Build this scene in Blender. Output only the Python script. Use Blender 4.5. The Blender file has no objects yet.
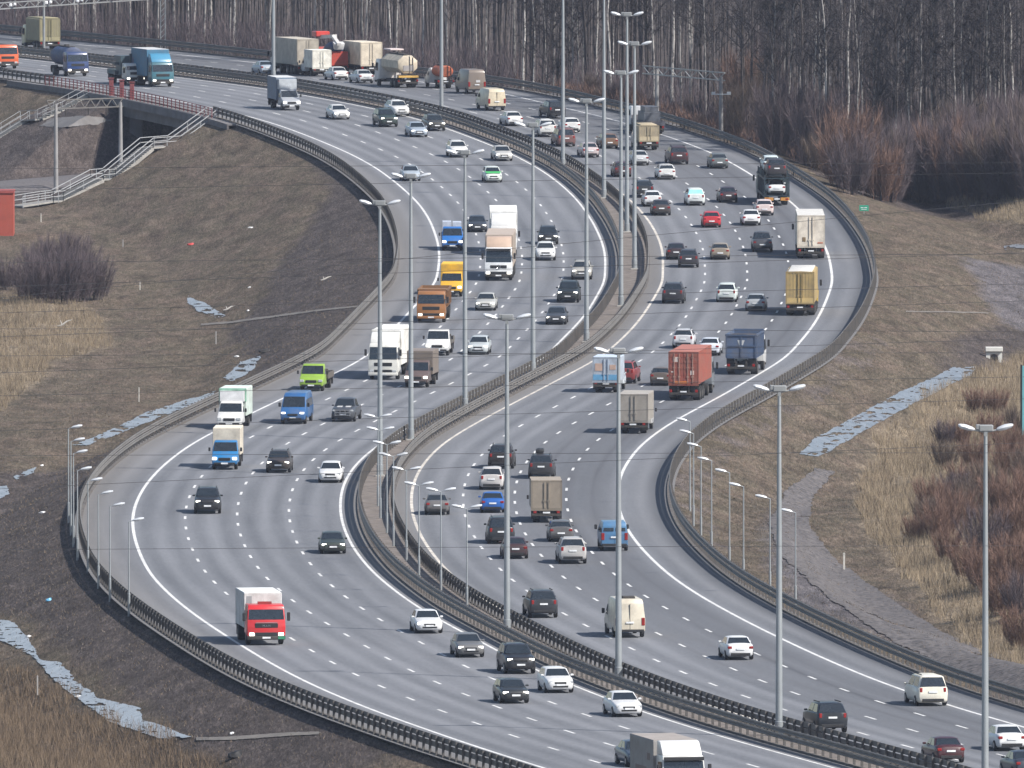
import bpy, bmesh, math, random
import numpy as np
from mathutils import Vector, Matrix, noise as mnoise
random.seed(7); rng = np.random.default_rng(7)
scene = bpy.context.scene
COL = scene.collection
R = math.radians

# ------------------------------------------------------------------ camera, sky, sun, exposure
FPX = 600/36*1024; DEP = .0625
cam = bpy.data.objects.new('camera', bpy.data.cameras.new('camera')); COL.objects.link(cam)
cam.data.lens = 600; cam.data.sensor_width = 36; cam.data.clip_start = 1; cam.data.clip_end = 20000
CAMZ = 82.5
cam.location = (0, 0, CAMZ); cam.rotation_euler = (math.pi/2-DEP, 0, 0)
scene.camera = cam
SUN_EL = 44.0
sv = Vector((.86, -.50, 0)).normalized()*math.cos(R(SUN_EL)); sv.z = math.sin(R(SUN_EL))
world = bpy.data.worlds.new('World'); scene.world = world; world.use_nodes = True
nt = world.node_tree; bg = nt.nodes['Background']
sky = nt.nodes.new('ShaderNodeTexSky'); sky.sky_type = 'NISHITA'; sky.sun_disc = False
sky.sun_elevation = R(SUN_EL); sky.sun_rotation = math.atan2(sv.x, sv.y)
nt.links.new(sky.outputs[0], bg.inputs[0]); bg.inputs[1].default_value = .085
sun = bpy.data.objects.new('sun', bpy.data.lights.new('sun', 'SUN')); COL.objects.link(sun)
sun.data.energy = 4.2; sun.data.angle = R(.55); sun.data.color = (1, .95, .88)
sun.rotation_euler = (-sv).to_track_quat('-Z', 'Y').to_euler()
vs = scene.view_settings
vs.view_transform = 'Standard'; vs.look = 'None'; vs.gamma = 1; vs.use_curve_mapping = False; vs.exposure = .77
scene.cycles.max_bounces = 5; scene.cycles.diffuse_bounces = 2; scene.cycles.glossy_bounces = 2
scene.cycles.transmission_bounces = 2; scene.cycles.volume_bounces = 0

# ------------------------------------------------------------------ survey: how far each row of the valley lies
SD, CD = math.sin(DEP), math.cos(DEP)
def Zrow(y):
    y = np.asarray(y, float); t = np.clip(115-y, 0, 100)                # the carriageway levels out over the bridge
    return FPX/(13.1*np.exp((y-460)/1080))+.022*t*t
def wpt(x, y):                                     # point on the road-level surface
    Z = Zrow(y); a = (np.asarray(x, float)-512)/FPX; b = (384-np.asarray(y, float))/FPX
    return np.stack([Z*a, Z*(CD+b*SD), CAMZ+Z*(-SD+b*CD)], -1)
_ys = np.arange(980, 16, -4.)
_t = wpt(np.full_like(_ys, 512), _ys)
_Yt, _Ht = _t[:, 1], _t[:, 2]
def road_h(Y): return np.interp(Y, _Yt, _Ht)
def YP(y): return float(wpt(512, y)[1])

L1 = [(0,74),(60,82),(107,88),(160,97.5),(237,114),(256,117.5),(286,127.5),(318.5,140),(351,153.8),(376,167.5),(396,182.5),(407,192),(420,204.5),(431,222),(438,242),(439.8,257),(436.5,282),(367,357),(336,373),(280.5,399.5),(256,411),(210,433.5),(185,447.8),(160,467.8),(143.8,486.5),(135,504),(131.8,519),(133.8,536.5),(140,555),(151,576),(175,599.8),(205,622.3),(232.5,639.8),(256,654.8),(293.5,676),(331,693.5),(381,713.5),(431,731),(481,748.5),(512,758),(544.5,768)]
L2 = [(512,154.5),(532,165),(552,177.5),(568,191),(584.5,210.8),(598,233),(604.5,252),(605,267),(600.8,287),(589.5,309.5),(574.5,328),(560.8,339.5),(377,446.5),(361,459),(348.5,475),(341.5,494),(341,509),(344,526.5),(351,544),(363.5,561.5),(378,576),(396,591),(419.8,608.5),(461,631),(498.5,651),(534.5,669.8),(577,686),(607,698.5),(647,713.5),(702,731),(768,749.8),(835,768)]
R1 = [(637,207),(649.5,222),(659.5,239.5),(663,257),(661.5,272),(654.5,297),(639.5,322),(619.5,342),(587,363),(552,383),(512,404),(481,420),(456,435),(431,455),(417,475),(412,494),(414,514),(420,534),(431,551.5),(453.5,576)]
R2 = [(512,95),(569.5,110),(622,122.5),(667,136),(707,151),(749.5,174),(792,203),(825.5,248),(830.5,264.5),(830.5,284.5),(824,307),(813,327),(795.5,347),(768,368),(742,384),(707,404),(674.5,420),(652,436.5),(632,456.5),(620.8,476.5),(618,496.5),(622,516.5),(632,536.5),(652,559),(672,576),(692,591),(729.5,612),(768,632.5),(830.5,661),(905.5,691),(943,703.5),(1024,727)]
YG = np.arange(700., 2600., 2.)
def _smooth(v, sig):
    n = int(sig*3/2)+1; k = np.exp(-.5*(np.arange(-n, n+1)*2/sig)**2); k /= k.sum()
    a = np.concatenate([v[0]+(v[1]-v[0])*np.arange(-n, 0), v, v[-1]+(v[-1]-v[-2])*np.arange(1, n+1)])
    return np.convolve(a, k, 'valid')
def _lin(pts):
    P = wpt(*np.array(pts, float).T)[:, :2]; P = P[np.argsort(P[:, 1])]
    v = np.interp(YG, P[:, 1], P[:, 0])
    s0 = (P[4, 0]-P[0, 0])/(P[4, 1]-P[0, 1]); s1 = (P[-1, 0]-P[-4, 0])/(P[-1, 1]-P[-4, 1])
    lo = YG < P[0, 1]; hi = YG > P[-1, 1]
    v[lo] = P[0, 0]+s0*(YG[lo]-P[0, 1]); v[hi] = P[-1, 0]+s1*(YG[hi]-P[-1, 1])
    return _smooth(v, 9.)
XL = _lin(L1)
_sl = _smooth(np.gradient(XL, YG), 8.); _cos = 1/np.sqrt(1+_sl**2)
def _off(pts):
    P = wpt(*np.array(pts, float).T)[:, :2]; P = P[np.argsort(P[:, 1])]
    o = (P[:, 0]-np.interp(P[:, 1], YG, XL))*np.interp(P[:, 1], YG, _cos)
    return _smooth(np.interp(YG, P[:, 1], o), 12.)
OL2, OR1, OR2 = _off(L2), _off(R1), _off(R2)
_nr = YG < wpt(0, 576)[1]
_gap = np.interp(wpt(0, 576)[1], YG, OR1-OL2)
OR1[_nr] = OL2[_nr]+_gap
OR1 = _smooth(OR1, 12.)
def oL2(Y): return np.interp(Y, YG, OL2)
def oR1(Y): return np.interp(Y, YG, OR1)
def oR2(Y): return np.interp(Y, YG, OR2)
def Xu(u, Y): return np.interp(Y, YG, XL)+u/np.interp(Y, YG, _cos)
def Uof(X, Y): return (X-np.interp(Y, YG, XL))*np.interp(Y, YG, _cos)
def slope(Y): return float(np.interp(Y, YG, _sl))

# ------------------------------------------------------------------ terrain
def vnoise(x, y, seed=0):
    x = np.asarray(x, float); y = np.asarray(y, float)
    xi = np.floor(x).astype(np.int64); yi = np.floor(y).astype(np.int64); fx = x-xi; fy = y-yi
    def h(a, b):
        n = (a*374761393+b*668265263+seed*974634777) & 0xffffffff
        n = ((n ^ (n >> 13))*1274126177) & 0xffffffff
        return ((n ^ (n >> 16)) & 0xffff)/65535.
    fx = fx*fx*(3-2*fx); fy = fy*fy*(3-2*fy)
    return (h(xi, yi)*(1-fx)+h(xi+1, yi)*fx)*(1-fy)+(h(xi, yi+1)*(1-fx)+h(xi+1, yi+1)*fx)*fy
def fbm(x, y, seed=0, o=4):
    a = 0; k = .5
    for i in range(o):
        a = a+k*(vnoise(x*2**i, y*2**i, seed+i)-.5); k *= .5
    return a
def sstep(a, b, x):
    t = np.clip((x-a)/(b-a), 0, 1); return t*t*(3-2*t)
_tabL = [(980,2.6,8),(768,2.8,8),(620,3.4,9),(520,3.4,9),(430,3.2,8),(380,3.6,10),(330,5,13),(240,6.6,19),(150,7,21),(60,7,18)]
_tabR = [(980,2,7),(700,2.4,7),(600,3,8),(480,3.4,9),(400,4,10),(300,4.6,14),(220,4.6,17),(150,3.5,14),(100,1.0,8),(40,.6,8)]
def _tab(t, Y):
    a = np.array(sorted([(YP(y), d, w) for y, d, w in t]))
    return np.interp(Y, a[:, 0], a[:, 1]), np.interp(Y, a[:, 0], a[:, 2])
# railway passing under the bridge
RA = np.array([-40., 1800.]); RD = np.array([.6, .8]); RN = np.array([-RD[1], RD[0]])
def rail_d(X, Y): return np.abs((X-RA[0])*RN[0]+(Y-RA[1])*RN[1])
def ground(X, Y, cutting=True):
    X = np.asarray(X, float); Y = np.asarray(Y, float)
    u = Uof(X, Y); h = road_h(Y)
    Dl, Wl = _tab(_tabL, Y); Dr, Wr = _tab(_tabR, Y)
    dl = np.maximum(0, -4.2-u); dr = np.maximum(0, u-oR2(Y)-4.2)
    def bank(d, D, Wd):
        t = np.clip(d/Wd, 0, 1); return D*(t*.75+.25*t*t*(3-2*t))
    z = h-.14-bank(dl, Dl, Wl)-bank(dr, Dr, Wr)
    # hollow of the ditch at the foot of the banks, ground rising beyond
    near = 1-sstep(YP(420), YP(330), Y)
    z = z-.5*np.exp(-((dl-Wl-1.5)/2.2)**2)*near-.4*np.exp(-((dr-Wr-1.5)/2.2)**2)*(1-sstep(YP(330), YP(250), Y))
    z = z+1.7*sstep(YP(560), YP(640), Y)*0+1.8*(1-sstep(YP(720), YP(600), Y))*sstep(4, 14, dl-Wl)
    z = z+3.2*sstep(4, 26, dr-Wr)*(1-sstep(YP(400), YP(320), Y))*sstep(YP(900), YP(700), Y)
    z = z+2.2*sstep(YP(215), YP(185), Y)*sstep(14, 26, dr)*(1-sstep(YP(150), YP(120), Y))
    # gravel berm on the right
    z = z+1.5*np.exp(-((dr-9-2*np.sin(Y/40))/3.)**2)*(1-sstep(YP(500), YP(450), Y))
    n = fbm(X/9, Y/22, 3)*1.1+fbm(X/2.2, Y/5, 9)*.28
    off = np.clip((dl+dr-1)/5, 0, 1)
    z = z+n*off
    # cutting under the bridge
    if not cutting: return z
    near_ = (X-S0[0])*SN[0]+(Y-S0[1])*SN[1]; far_ = (X-RA[0])*RN[0]+(Y-RA[1])*RN[1]
    cut = np.minimum(sstep(.6, 8.5, near_), 1-sstep(9, 19, far_+2*fbm(X/6, Y/12, 21)))*sstep(YP(200), YP(190), Y)
    z = np.where(u < 60, np.minimum(z, h-.14-(7.0*cut)-.0), z)
    onr = (u > -4.2) & (u < oR2(Y)+4.2)
    z = np.where(onr & (cut < .02), h-.14, z)
    far = sstep(2050, 2350, Y)
    return z-6*far*0
def at_many(px, py, ground=ground):
    """where the lines of sight through pixels of the survey photograph meet the ground"""
    px = np.asarray(px, float).ravel(); py = np.asarray(py, float).ravel(); out = np.empty((len(px), 3))
    for k in range(0, len(px), 2000):
        x = px[k:k+2000, None]; y = py[k:k+2000, None]; a = (x-512)/FPX; b = (384-y)/FPX
        Zs = Zrow(y)+np.concatenate([np.arange(-70, 30, 5.), np.arange(30, 420, 10.)])[None]
        X = Zs*a; Y = Zs*(CD+b*SD); z = CAMZ+Zs*(-SD+b*CD); d = z-ground(X, Y)
        i = np.argmax(d < 0, 1); i = np.where((d < 0).any(1), np.maximum(i, 1), d.shape[1]-1); r = np.arange(len(i))
        lo, hi = Zs[r, i-1], Zs[r, i]; a = a[:, 0]; b = b[:, 0]
        for _ in range(9):
            m = (lo+hi)/2; dm = CAMZ+m*(-SD+b*CD)-ground(m*a, m*(CD+b*SD)); hi = np.where(dm < 0, m, hi); lo = np.where(dm < 0, lo, m)
        m = (lo+hi)/2; out[k:k+2000] = np.stack([m*a, m*(CD+b*SD), ground(m*a, m*(CD+b*SD))], -1)
    return out
_n = at_many([20], [208], lambda X, Y: ground(X, Y, False))[0]
S0 = wpt(219, 117)[:2]; S1 = _n[:2]; SN = np.array([-(S1-S0)[1], (S1-S0)[0]])/np.linalg.norm(S1-S0)   # crest the stairs follow
if SN[1] < 0: SN = -SN
def at(x, y): return Vector(at_many([x], [y])[0])
def onroad(x, y): return Vector(wpt(x, y))

# ------------------------------------------------------------------ materials
def _nodes(name):
    m = bpy.data.materials.new(name); m.use_nodes = True
    return m, m.node_tree.nodes, m.node_tree.links, m.node_tree.nodes['Principled BSDF']
_M = {}
def pm(name, col, rough=.6, metal=0., var=.18, scale=2., coat=0., spec=.5, dirt=0., emit=0., zdirt=0.):
    """procedural paint / metal / cloth: base colour broken up by two octaves of noise, optional grime"""
    key = (name, tuple(col), rough, metal, var, scale, coat, dirt, emit)
    if key in _M: return _M[key]
    m, N, L, b = _nodes(name)
    tc = N.new('ShaderNodeTexCoord'); nz = N.new('ShaderNodeTexNoise'); nz.inputs['Scale'].default_value = scale
    nz.inputs['Detail'].default_value = 5
    L.new(tc.outputs['Object'], nz.inputs['Vector'])
    rp = N.new('ShaderNodeValToRGB')
    c = np.array(col)
    rp.color_ramp.elements[0].position = .3; rp.color_ramp.elements[1].position = .7
    rp.color_ramp.elements[0].color = (*np.clip(c*(1-var), 0, 1), 1); rp.color_ramp.elements[1].color = (*np.clip(c*(1+var*.6), 0, 1), 1)
    L.new(nz.outputs[0], rp.inputs[0]); out = rp.outputs[0]
    if dirt:
        n2 = N.new('ShaderNodeTexNoise'); n2.inputs['Scale'].default_value = 1.3; n2.inputs['Detail'].default_value = 7; n2.inputs['Roughness'].default_value = .65
        L.new(tc.outputs['Object'], n2.inputs['Vector'])
        mr = N.new('ShaderNodeMapRange'); mr.inputs[1].default_value = .38; mr.inputs[2].default_value = .72; mr.inputs[3].default_value = 0; mr.inputs[4].default_value = dirt
        L.new(n2.outputs[0], mr.inputs[0])
        mx = N.new('ShaderNodeMix'); mx.data_type = 'RGBA'; mx.inputs[7].default_value = (.15, .125, .1, 1)
        L.new(mr.outputs[0], mx.inputs[0]); L.new(out, mx.inputs[6]); out = mx.outputs[2]
    L.new(out, b.inputs['Base Color'])
    b.inputs['Roughness'].default_value = rough; b.inputs['Metallic'].default_value = metal
    b.inputs['Coat Weight'].default_value = coat; b.inputs['Coat Roughness'].default_value = .12
    b.inputs['Specular IOR Level'].default_value = spec
    if emit:
        b.inputs['Emission Color'].default_value = (1, .93, .8, 1); b.inputs['Emission Strength'].default_value = emit
    _M[key] = m
    return m
def paint(col, dirt=.35): return pm('car_paint', col, .42, 0, .06, 1.5, .35, .4, dirt)
GLASS = pm('tinted_glass', (.018, .024, .03), .08, 0, .2, 3, 0, .8)
RUBBER = pm('tyre_rubber', (.018, .018, .019), .85)
RIM = pm('wheel_rim', (.35, .35, .36), .4, .7)
STEELRIM = pm('dirty_wheel_rim', (.12, .11, .1), .6, .3)
BLACK = pm('black_plastic', (.016, .016, .018), .6)
CHASSIS = pm('dirty_chassis', (.045, .04, .036), .8, 0, .3)
LAMPON = pm('lit_headlight', (.9, .9, .85), .2, 0, 0, 1, 0, .5, 0, 2.2)
LAMPOFF = pm('headlight_glass', (.55, .57, .58), .15, .3)
AMBERON = pm('amber_lamp', (.9, .45, .1), .3)
RED = pm('red_lamp_glass', (.24, .014, .012), .25)
PLATE = pm('number_plate', (.72, .73, .74), .4)
CHROME = pm('chrome', (.6, .6, .62), .2, .9)
GALV = pm('galvanised_steel', (.36, .37, .37), .5, .55, .15, 1.2, 0, .5, .15)
DULLSTEEL = pm('weathered_rail_steel', (.145, .14, .135), .65, .25, .25, .7, 0, .5, .55)
POSTMAT = pm('rail_post_steel', (.10, .096, .094), .7, .2, .25, .9, 0, .5, .5)
CONC = pm('weathered_concrete', (.36, .35, .33), .9, 0, .25, .8, 0, .3, .35)
LAMPHEAD = pm('lamp_housing', (.62, .64, .66), .4, .2)

# ------------------------------------------------------------------ mesh building
class MB:
    def __init__(s): s.v = []; s.f = []
    def add(s, v, f):
        n = len(s.v); s.v += [tuple(map(float, p)) for p in v]; s.f += [tuple(i+n for i in q) for q in f]; return s
    def bm(s, b): 
        b.verts.ensure_lookup_table(); b.verts.index_update()
        s.add([v.co[:] for v in b.verts], [[v.index for v in f.verts] for f in b.faces]); b.free(); return s
    def box(s, x0, x1, y0, y1, z0, z1, bev=.0, seg=1):
        b = bmesh.new(); bmesh.ops.create_cube(b, size=1)
        for v in b.verts: v.co = ((x0+x1)/2+v.co.x*(x1-x0), (y0+y1)/2+v.co.y*(y1-y0), (z0+z1)/2+v.co.z*(z1-z0))
        if bev: bmesh.ops.bevel(b, geom=b.edges[:], offset=bev, segments=seg, affect='EDGES', profile=.5)
        return s.bm(b)
    def bar(s, p, q, w, h=None, up=(0, 0, 1)):
        p = Vector(p); q = Vector(q); h = h or w; d = (q-p).normalized(); up = Vector(up)
        if abs(d.dot(up)) > .98: up = Vector((0, 1, 0))
        a = d.cross(up).normalized()*w/2; c = a.cross(d).normalized()*h/2
        v = [o+x+y for o in (p, q) for x, y in ((a, c), (-a, c), (-a, -c), (a, -c))]
        return s.add(v, [(0,1,2,3),(7,6,5,4),(0,4,5,1),(1,5,6,2),(2,6,7,3),(3,7,4,0)])
    def tube(s, pts, rad, n=8, cap=True):
        pts = [Vector(p) for p in pts]; rings = []
        for i, p in enumerate(pts):
            d = (pts[min(i+1, len(pts)-1)]-pts[max(i-1, 0)]).normalized()
            a = d.cross(Vector((0, 0, 1)) if abs(d.z) < .95 else Vector((1, 0, 0))).normalized(); c = d.cross(a)
            r = rad[i] if hasattr(rad, '__len__') else rad
            rings.append([p+(a*math.cos(2*math.pi*k/n)+c*math.sin(2*math.pi*k/n))*r for k in range(n)])
        return s.loft(rings, cap)
    def loft(s, rings, cap=True):
        n = len(rings[0]); v = [p for r in rings for p in r]; f = []
        for i in range(len(rings)-1):
            for k in range(n): f.append((i*n+k, i*n+(k+1) % n, (i+1)*n+(k+1) % n, (i+1)*n+k))
        if cap: f += [tuple(range(n))[::-1], tuple(range((len(rings)-1)*n, len(rings)*n))]
        return s.add(v, f)
    def quad(s, *p): return s.add(p, [tuple(range(len(p)))])
    def shell(s, prof, hw, bev=.06, seg=2):
        """side outline (x, z) given half widths hw, closed and bevelled"""
        n = len(prof); b = bmesh.new()
        A = [b.verts.new((x, w, z)) for (x, z), w in zip(prof, hw)]; B = [b.verts.new((x, -w, z)) for (x, z), w in zip(prof, hw)]
        b.faces.new(A); b.faces.new(B[::-1])
        for i in range(n): b.faces.new((A[i], B[i], B[(i+1) % n], A[(i+1) % n]))
        bmesh.ops.recalc_face_normals(b, faces=b.faces[:])
        if bev: bmesh.ops.bevel(b, geom=b.edges[:], offset=bev, segments=seg, affect='EDGES', profile=.5, clamp_overlap=True)
        return s.bm(b)
    def mesh(s, name, m, smooth=True, ang=35):
        me = bpy.data.meshes.new(name); me.from_pydata(s.v, [], s.f); me.materials.append(m)
        bm_ = bmesh.new(); bm_.from_mesh(me); bmesh.ops.recalc_face_normals(bm_, faces=bm_.faces[:]); bm_.to_mesh(me); bm_.free()
        if smooth:
            me.shade_smooth(); me.set_sharp_from_angle(angle=R(ang))
        return me
def ob(name, me, parent=None, m=None, smooth=True, **kw):
    if isinstance(me, MB): me = me.mesh(name, m, smooth)
    o = bpy.data.objects.new(name, me); COL.objects.link(o)
    if parent is not None: o.parent = parent
    for k, v in kw.items(): o[k] = v
    return o
def empty(name, loc=(0, 0, 0), rz=0, label=None, category=None, group=None):
    o = bpy.data.objects.new(name, None); COL.objects.link(o); o.location = loc; o.rotation_euler = (0, 0, rz); o.empty_display_size = .2
    if label: o['label'] = label
    if category: o['category'] = category
    if group: o['group'] = group
    return o
def copy_tree(o, parent=None):
    c = o.copy(); COL.objects.link(c); c.parent = parent
    for ch in o.children: copy_tree(ch, c)
    return c
def fastmesh(name, V, F, m, smooth=False):
    V = np.asarray(V, np.float32); F = np.asarray(F, np.int32); me = bpy.data.meshes.new(name)
    me.vertices.add(len(V)); me.vertices.foreach_set('co', V.ravel())
    k = F.shape[1]; me.loops.add(F.size); me.loops.foreach_set('vertex_index', F.ravel())
    me.polygons.add(len(F)); me.polygons.foreach_set('loop_start', np.arange(len(F), dtype=np.int32)*k)
    me.update(calc_edges=True); me.validate(); me.materials.append(m)
    if smooth: me.shade_smooth()
    return me

# ------------------------------------------------------------------ ground sheet with its soils
def world_poly(pts): return at_many(*np.array(pts, float).T)[:, :2]
def in_poly(X, Y, P):
    c = np.zeros(X.shape, bool); n = len(P)
    for i in range(n):
        x1, y1 = P[i]; x2, y2 = P[(i+1) % n]
        if y1 == y2: continue
        k = ((y1 > Y) != (y2 > Y)) & (X < (x2-x1)*(Y-y1)/(y2-y1)+x1); c ^= k
    return c
DRY = [[(-30,300),(60,292),(95,310),(112,345),(60,360),(20,395),(-30,430)],
       [(1060,330),(1005,358),(935,395),(880,430),(872,470),(858,505),(868,545),(905,570),(935,620),(985,655),(1060,690)],
       [(930,196),(985,200),(1060,198),(1060,225),(990,222)]]
DIRT = [[(-30,480),(60,470),(150,430),(260,370),(230,330),(300,300),(400,320),(300,400),(170,450),(88,500),(92,560),(160,640),(300,700),(420,760),(300,790),(180,760),(60,640),(-30,600)],
        [(250,90),(320,120),(390,180),(408,240),(396,300),(360,330),(240,330),(290,250),(330,190)],
        [(985,330),(1040,300),(1040,340),(980,372),(920,380),(960,340)]]
GRAV = [[(815,468),(828,474),(800,505),(798,530),(820,560),(880,595),(940,640),(1060,690),(1060,715),(960,672),(880,640),(800,600),(770,570),(765,530),(785,495)],
        [(962,255),(1060,262),(1060,330),(1010,330),(985,300)]]
RUST = [[(-30,660),(40,680),(95,715),(190,745),(260,790),(-30,800)]]
def build_ground():
    dx = .62
    xs = np.concatenate([[-4500,-2500,-1400,-800,-450,-280,-190,-150], np.arange(-125, -72, 3), np.arange(-72, 72, dx), np.arange(72, 125, 3), [150,190,280,450,800,1400,2500,4500]])
    ys = np.concatenate([[-3000,-1200,-400,0,250,450,600,700,780,840,880,905], np.arange(920, 2080, 2.2), np.arange(2080, 2400, 12), [2400,2500,2600,3000,3800,5200,8000]])
    X, Y = np.meshgrid(xs, ys)
    Yc = np.clip(Y, 900, 2400)
    Z = ground(np.clip(X, -160, 160), Yc)
    Z = np.where(Y > 2200, Z, Z)
    V = np.stack([X, Y, Z], -1).reshape(-1, 3)
    ny, nx = X.shape; i = np.arange(ny-1)[:, None]*nx+np.arange(nx-1)[None]
    F = np.stack([i, i+1, i+nx+1, i+nx], -1).reshape(-1, 4)
    m, N, L, b = _nodes('rough_ground')
    tc = N.new('ShaderNodeTexCoord')
    def nz(sc, det=6, ro=.6, st=(1, 1, 1)):
        mp = N.new('ShaderNodeMapping'); mp.inputs['Scale'].default_value = st; L.new(tc.outputs['Object'], mp.inputs[0])
        n = N.new('ShaderNodeTexNoise'); n.inputs['Scale'].default_value = sc; n.inputs['Detail'].default_value = det; n.inputs['Roughness'].default_value = ro
        L.new(mp.outputs[0], n.inputs['Vector']); return n.outputs[0]
    def ramp(fac, stops):
        r = N.new('ShaderNodeValToRGB'); e = r.color_ramp.elements
        while len(e) < len(stops): e.new(.5)
        for k, (p, c) in zip(e, stops): k.position = p; k.color = (*c, 1)
        L.new(fac, r.inputs[0]); return r.outputs[0]
    def mix(f, a, c):
        x = N.new('ShaderNodeMix'); x.data_type = 'RGBA'; L.new(f, x.inputs[0]); L.new(a, x.inputs[6]); L.new(c, x.inputs[7]); return x.outputs[2]
    def attr(n):
        a = N.new('ShaderNodeAttribute'); a.attribute_name = n; return a
    fine = nz(3.4, 9, .82, (1, .16, 1)); mid = nz(.35, 6, .6, (1, .35, 1)); big = nz(.06, 4, .55)
    turf = ramp(fine, [(.34, (.050, .041, .029)), (.5, (.104, .085, .061)), (.68, (.18, .15, .112))])
    turf2 = ramp(fine, [(.34, (.06, .044, .034)), (.5, (.125, .095, .072)), (.68, (.205, .162, .128))])
    base = mix(ramp(mid, [(.4, (0, 0, 0)), (.62, (1, 1, 1))]), turf, turf2)
    dry = ramp(fine, [(.34, (.10, .078, .055)), (.5, (.215, .172, .122)), (.68, (.34, .28, .205))])
    dirt = ramp(fine, [(.34, (.033, .027, .025)), (.5, (.075, .0615, .057)), (.68, (.132, .11, .103))])
    grav = ramp(fine, [(.34, (.07, .062, .066)), (.5, (.125, .113, .118)), (.68, (.19, .175, .178))])
    rust = ramp(fine, [(.36, (.040, .030, .021)), (.5, (.085, .063, .045)), (.66, (.155, .115, .083))])
    s1 = attr('soil'); sep = N.new('ShaderNodeSeparateColor'); L.new(s1.outputs['Color'], sep.inputs[0])
    s2 = attr('soil_more'); sep2 = N.new('ShaderNodeSeparateColor'); L.new(s2.outputs['Color'], sep2.inputs[0])
    def soft(v):
        # break the border of each soil with the mid noise
        a = N.new('ShaderNodeMath'); a.operation = 'ADD'; L.new(v, a.inputs[0]); L.new(mid, a.inputs[1])
        r = N.new('ShaderNodeMapRange'); r.inputs[1].default_value = .78; r.inputs[2].default_value = 1.22; L.new(a.outputs[0], r.inputs[0]); return r.outputs[0]
    c = mix(soft(sep.outputs[0]), base, dry); c = mix(soft(sep.outputs[1]), c, dirt); c = mix(soft(sep2.outputs[0]), c, rust); c = mix(soft(sep.outputs[2]), c, grav)
    blot = N.new('ShaderNodeMapRange'); blot.inputs[1].default_value = .32; blot.inputs[2].default_value = .68; blot.inputs[3].default_value = .55; blot.inputs[4].default_value = 1.38
    L.new(nz(.55, 7, .68, (1, .3, 1)), blot.inputs[0])
    speck = N.new('ShaderNodeMapRange'); speck.inputs[1].default_value = .3; speck.inputs[2].default_value = .7; speck.inputs[3].default_value = .62; speck.inputs[4].default_value = 1.36
    L.new(nz(9., 3, .6, (1, .08, 1)), speck.inputs[0])
    mm = N.new('ShaderNodeMath'); mm.operation = 'MULTIPLY'; L.new(blot.outputs[0], mm.inputs[0]); L.new(speck.outputs[0], mm.inputs[1])
    sc_ = N.new('ShaderNodeVectorMath'); sc_.operation = 'SCALE'; L.new(c, sc_.inputs[0]); L.new(mm.outputs[0], sc_.inputs['Scale'])
    L.new(sc_.outputs[0], b.inputs['Base Color']); b.inputs['Roughness'].default_value = .95; b.inputs['Specular IOR Level'].default_value = .15
    bp = N.new('ShaderNodeBump'); bp.inputs['Strength'].default_value = .9; bp.inputs['Distance'].default_value = .25
    L.new(fine, bp.inputs['Height']); L.new(bp.outputs[0], b.inputs['Normal'])
    me = fastmesh('ground', V, F, m, True)
    Xf, Yf = V[:, 0].astype(float), V[:, 1].astype(float)
    wx = Xf+3*fbm(Xf/4, Yf/12, 31); wy = Yf+14*fbm(Xf/5, Yf/10, 41)
    def blur(o):
        g = o.reshape(ny, nx)
        for ax in (0, 1):
            for r_ in range(10): g = .5*g+.25*np.roll(g, 1, ax)+.25*np.roll(g, -1, ax)
        return g.ravel()
    def mask(ps):
        o = np.zeros(len(Xf))
        for p in ps: o = np.maximum(o, in_poly(wx, wy, world_poly(p)).astype(float))
        return blur(o)
    soil = np.stack([mask(DRY), mask(DIRT), mask(GRAV), np.ones(len(Xf))], -1)
    u = Uof(Xf, np.clip(Yf, 900, 2400))
    verge = ((u > -9) & (u < -3)) | ((u > oR2(Yf)+3) & (u < oR2(Yf)+6.5))
    rustm = mask(RUST)
    soil[:, 1] = np.maximum(soil[:, 1], ((Yf > YP(190)) & (u > oR2(Yf)+9)).astype(float)*sstep(YP(190), YP(170), Yf))
    soil[:, 2] = np.maximum(soil[:, 2], ((u > oR2(Yf)+3) & (u < oR2(Yf)+7) & (Yf < YP(330))).astype(float)*.35)
    soil[:, 1] = np.maximum(soil[:, 1], (rail_d(Xf, Yf) < 34).astype(float)*(Yf > 1500)*((u < 0) & ((Xf-RA[0])*RN[0]+(Yf-RA[1])*RN[1] > -15)))
    for nme, arr in (('soil', soil), ('soil_more', np.stack([rustm, verge*1., rustm*0, np.ones(len(Xf))], -1))):
        a = me.color_attributes.new(nme, 'FLOAT_COLOR', 'POINT'); a.data.foreach_set('color', arr.astype(np.float32).ravel())
    o = ob('ground', me, kind='structure')
build_ground()

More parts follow.
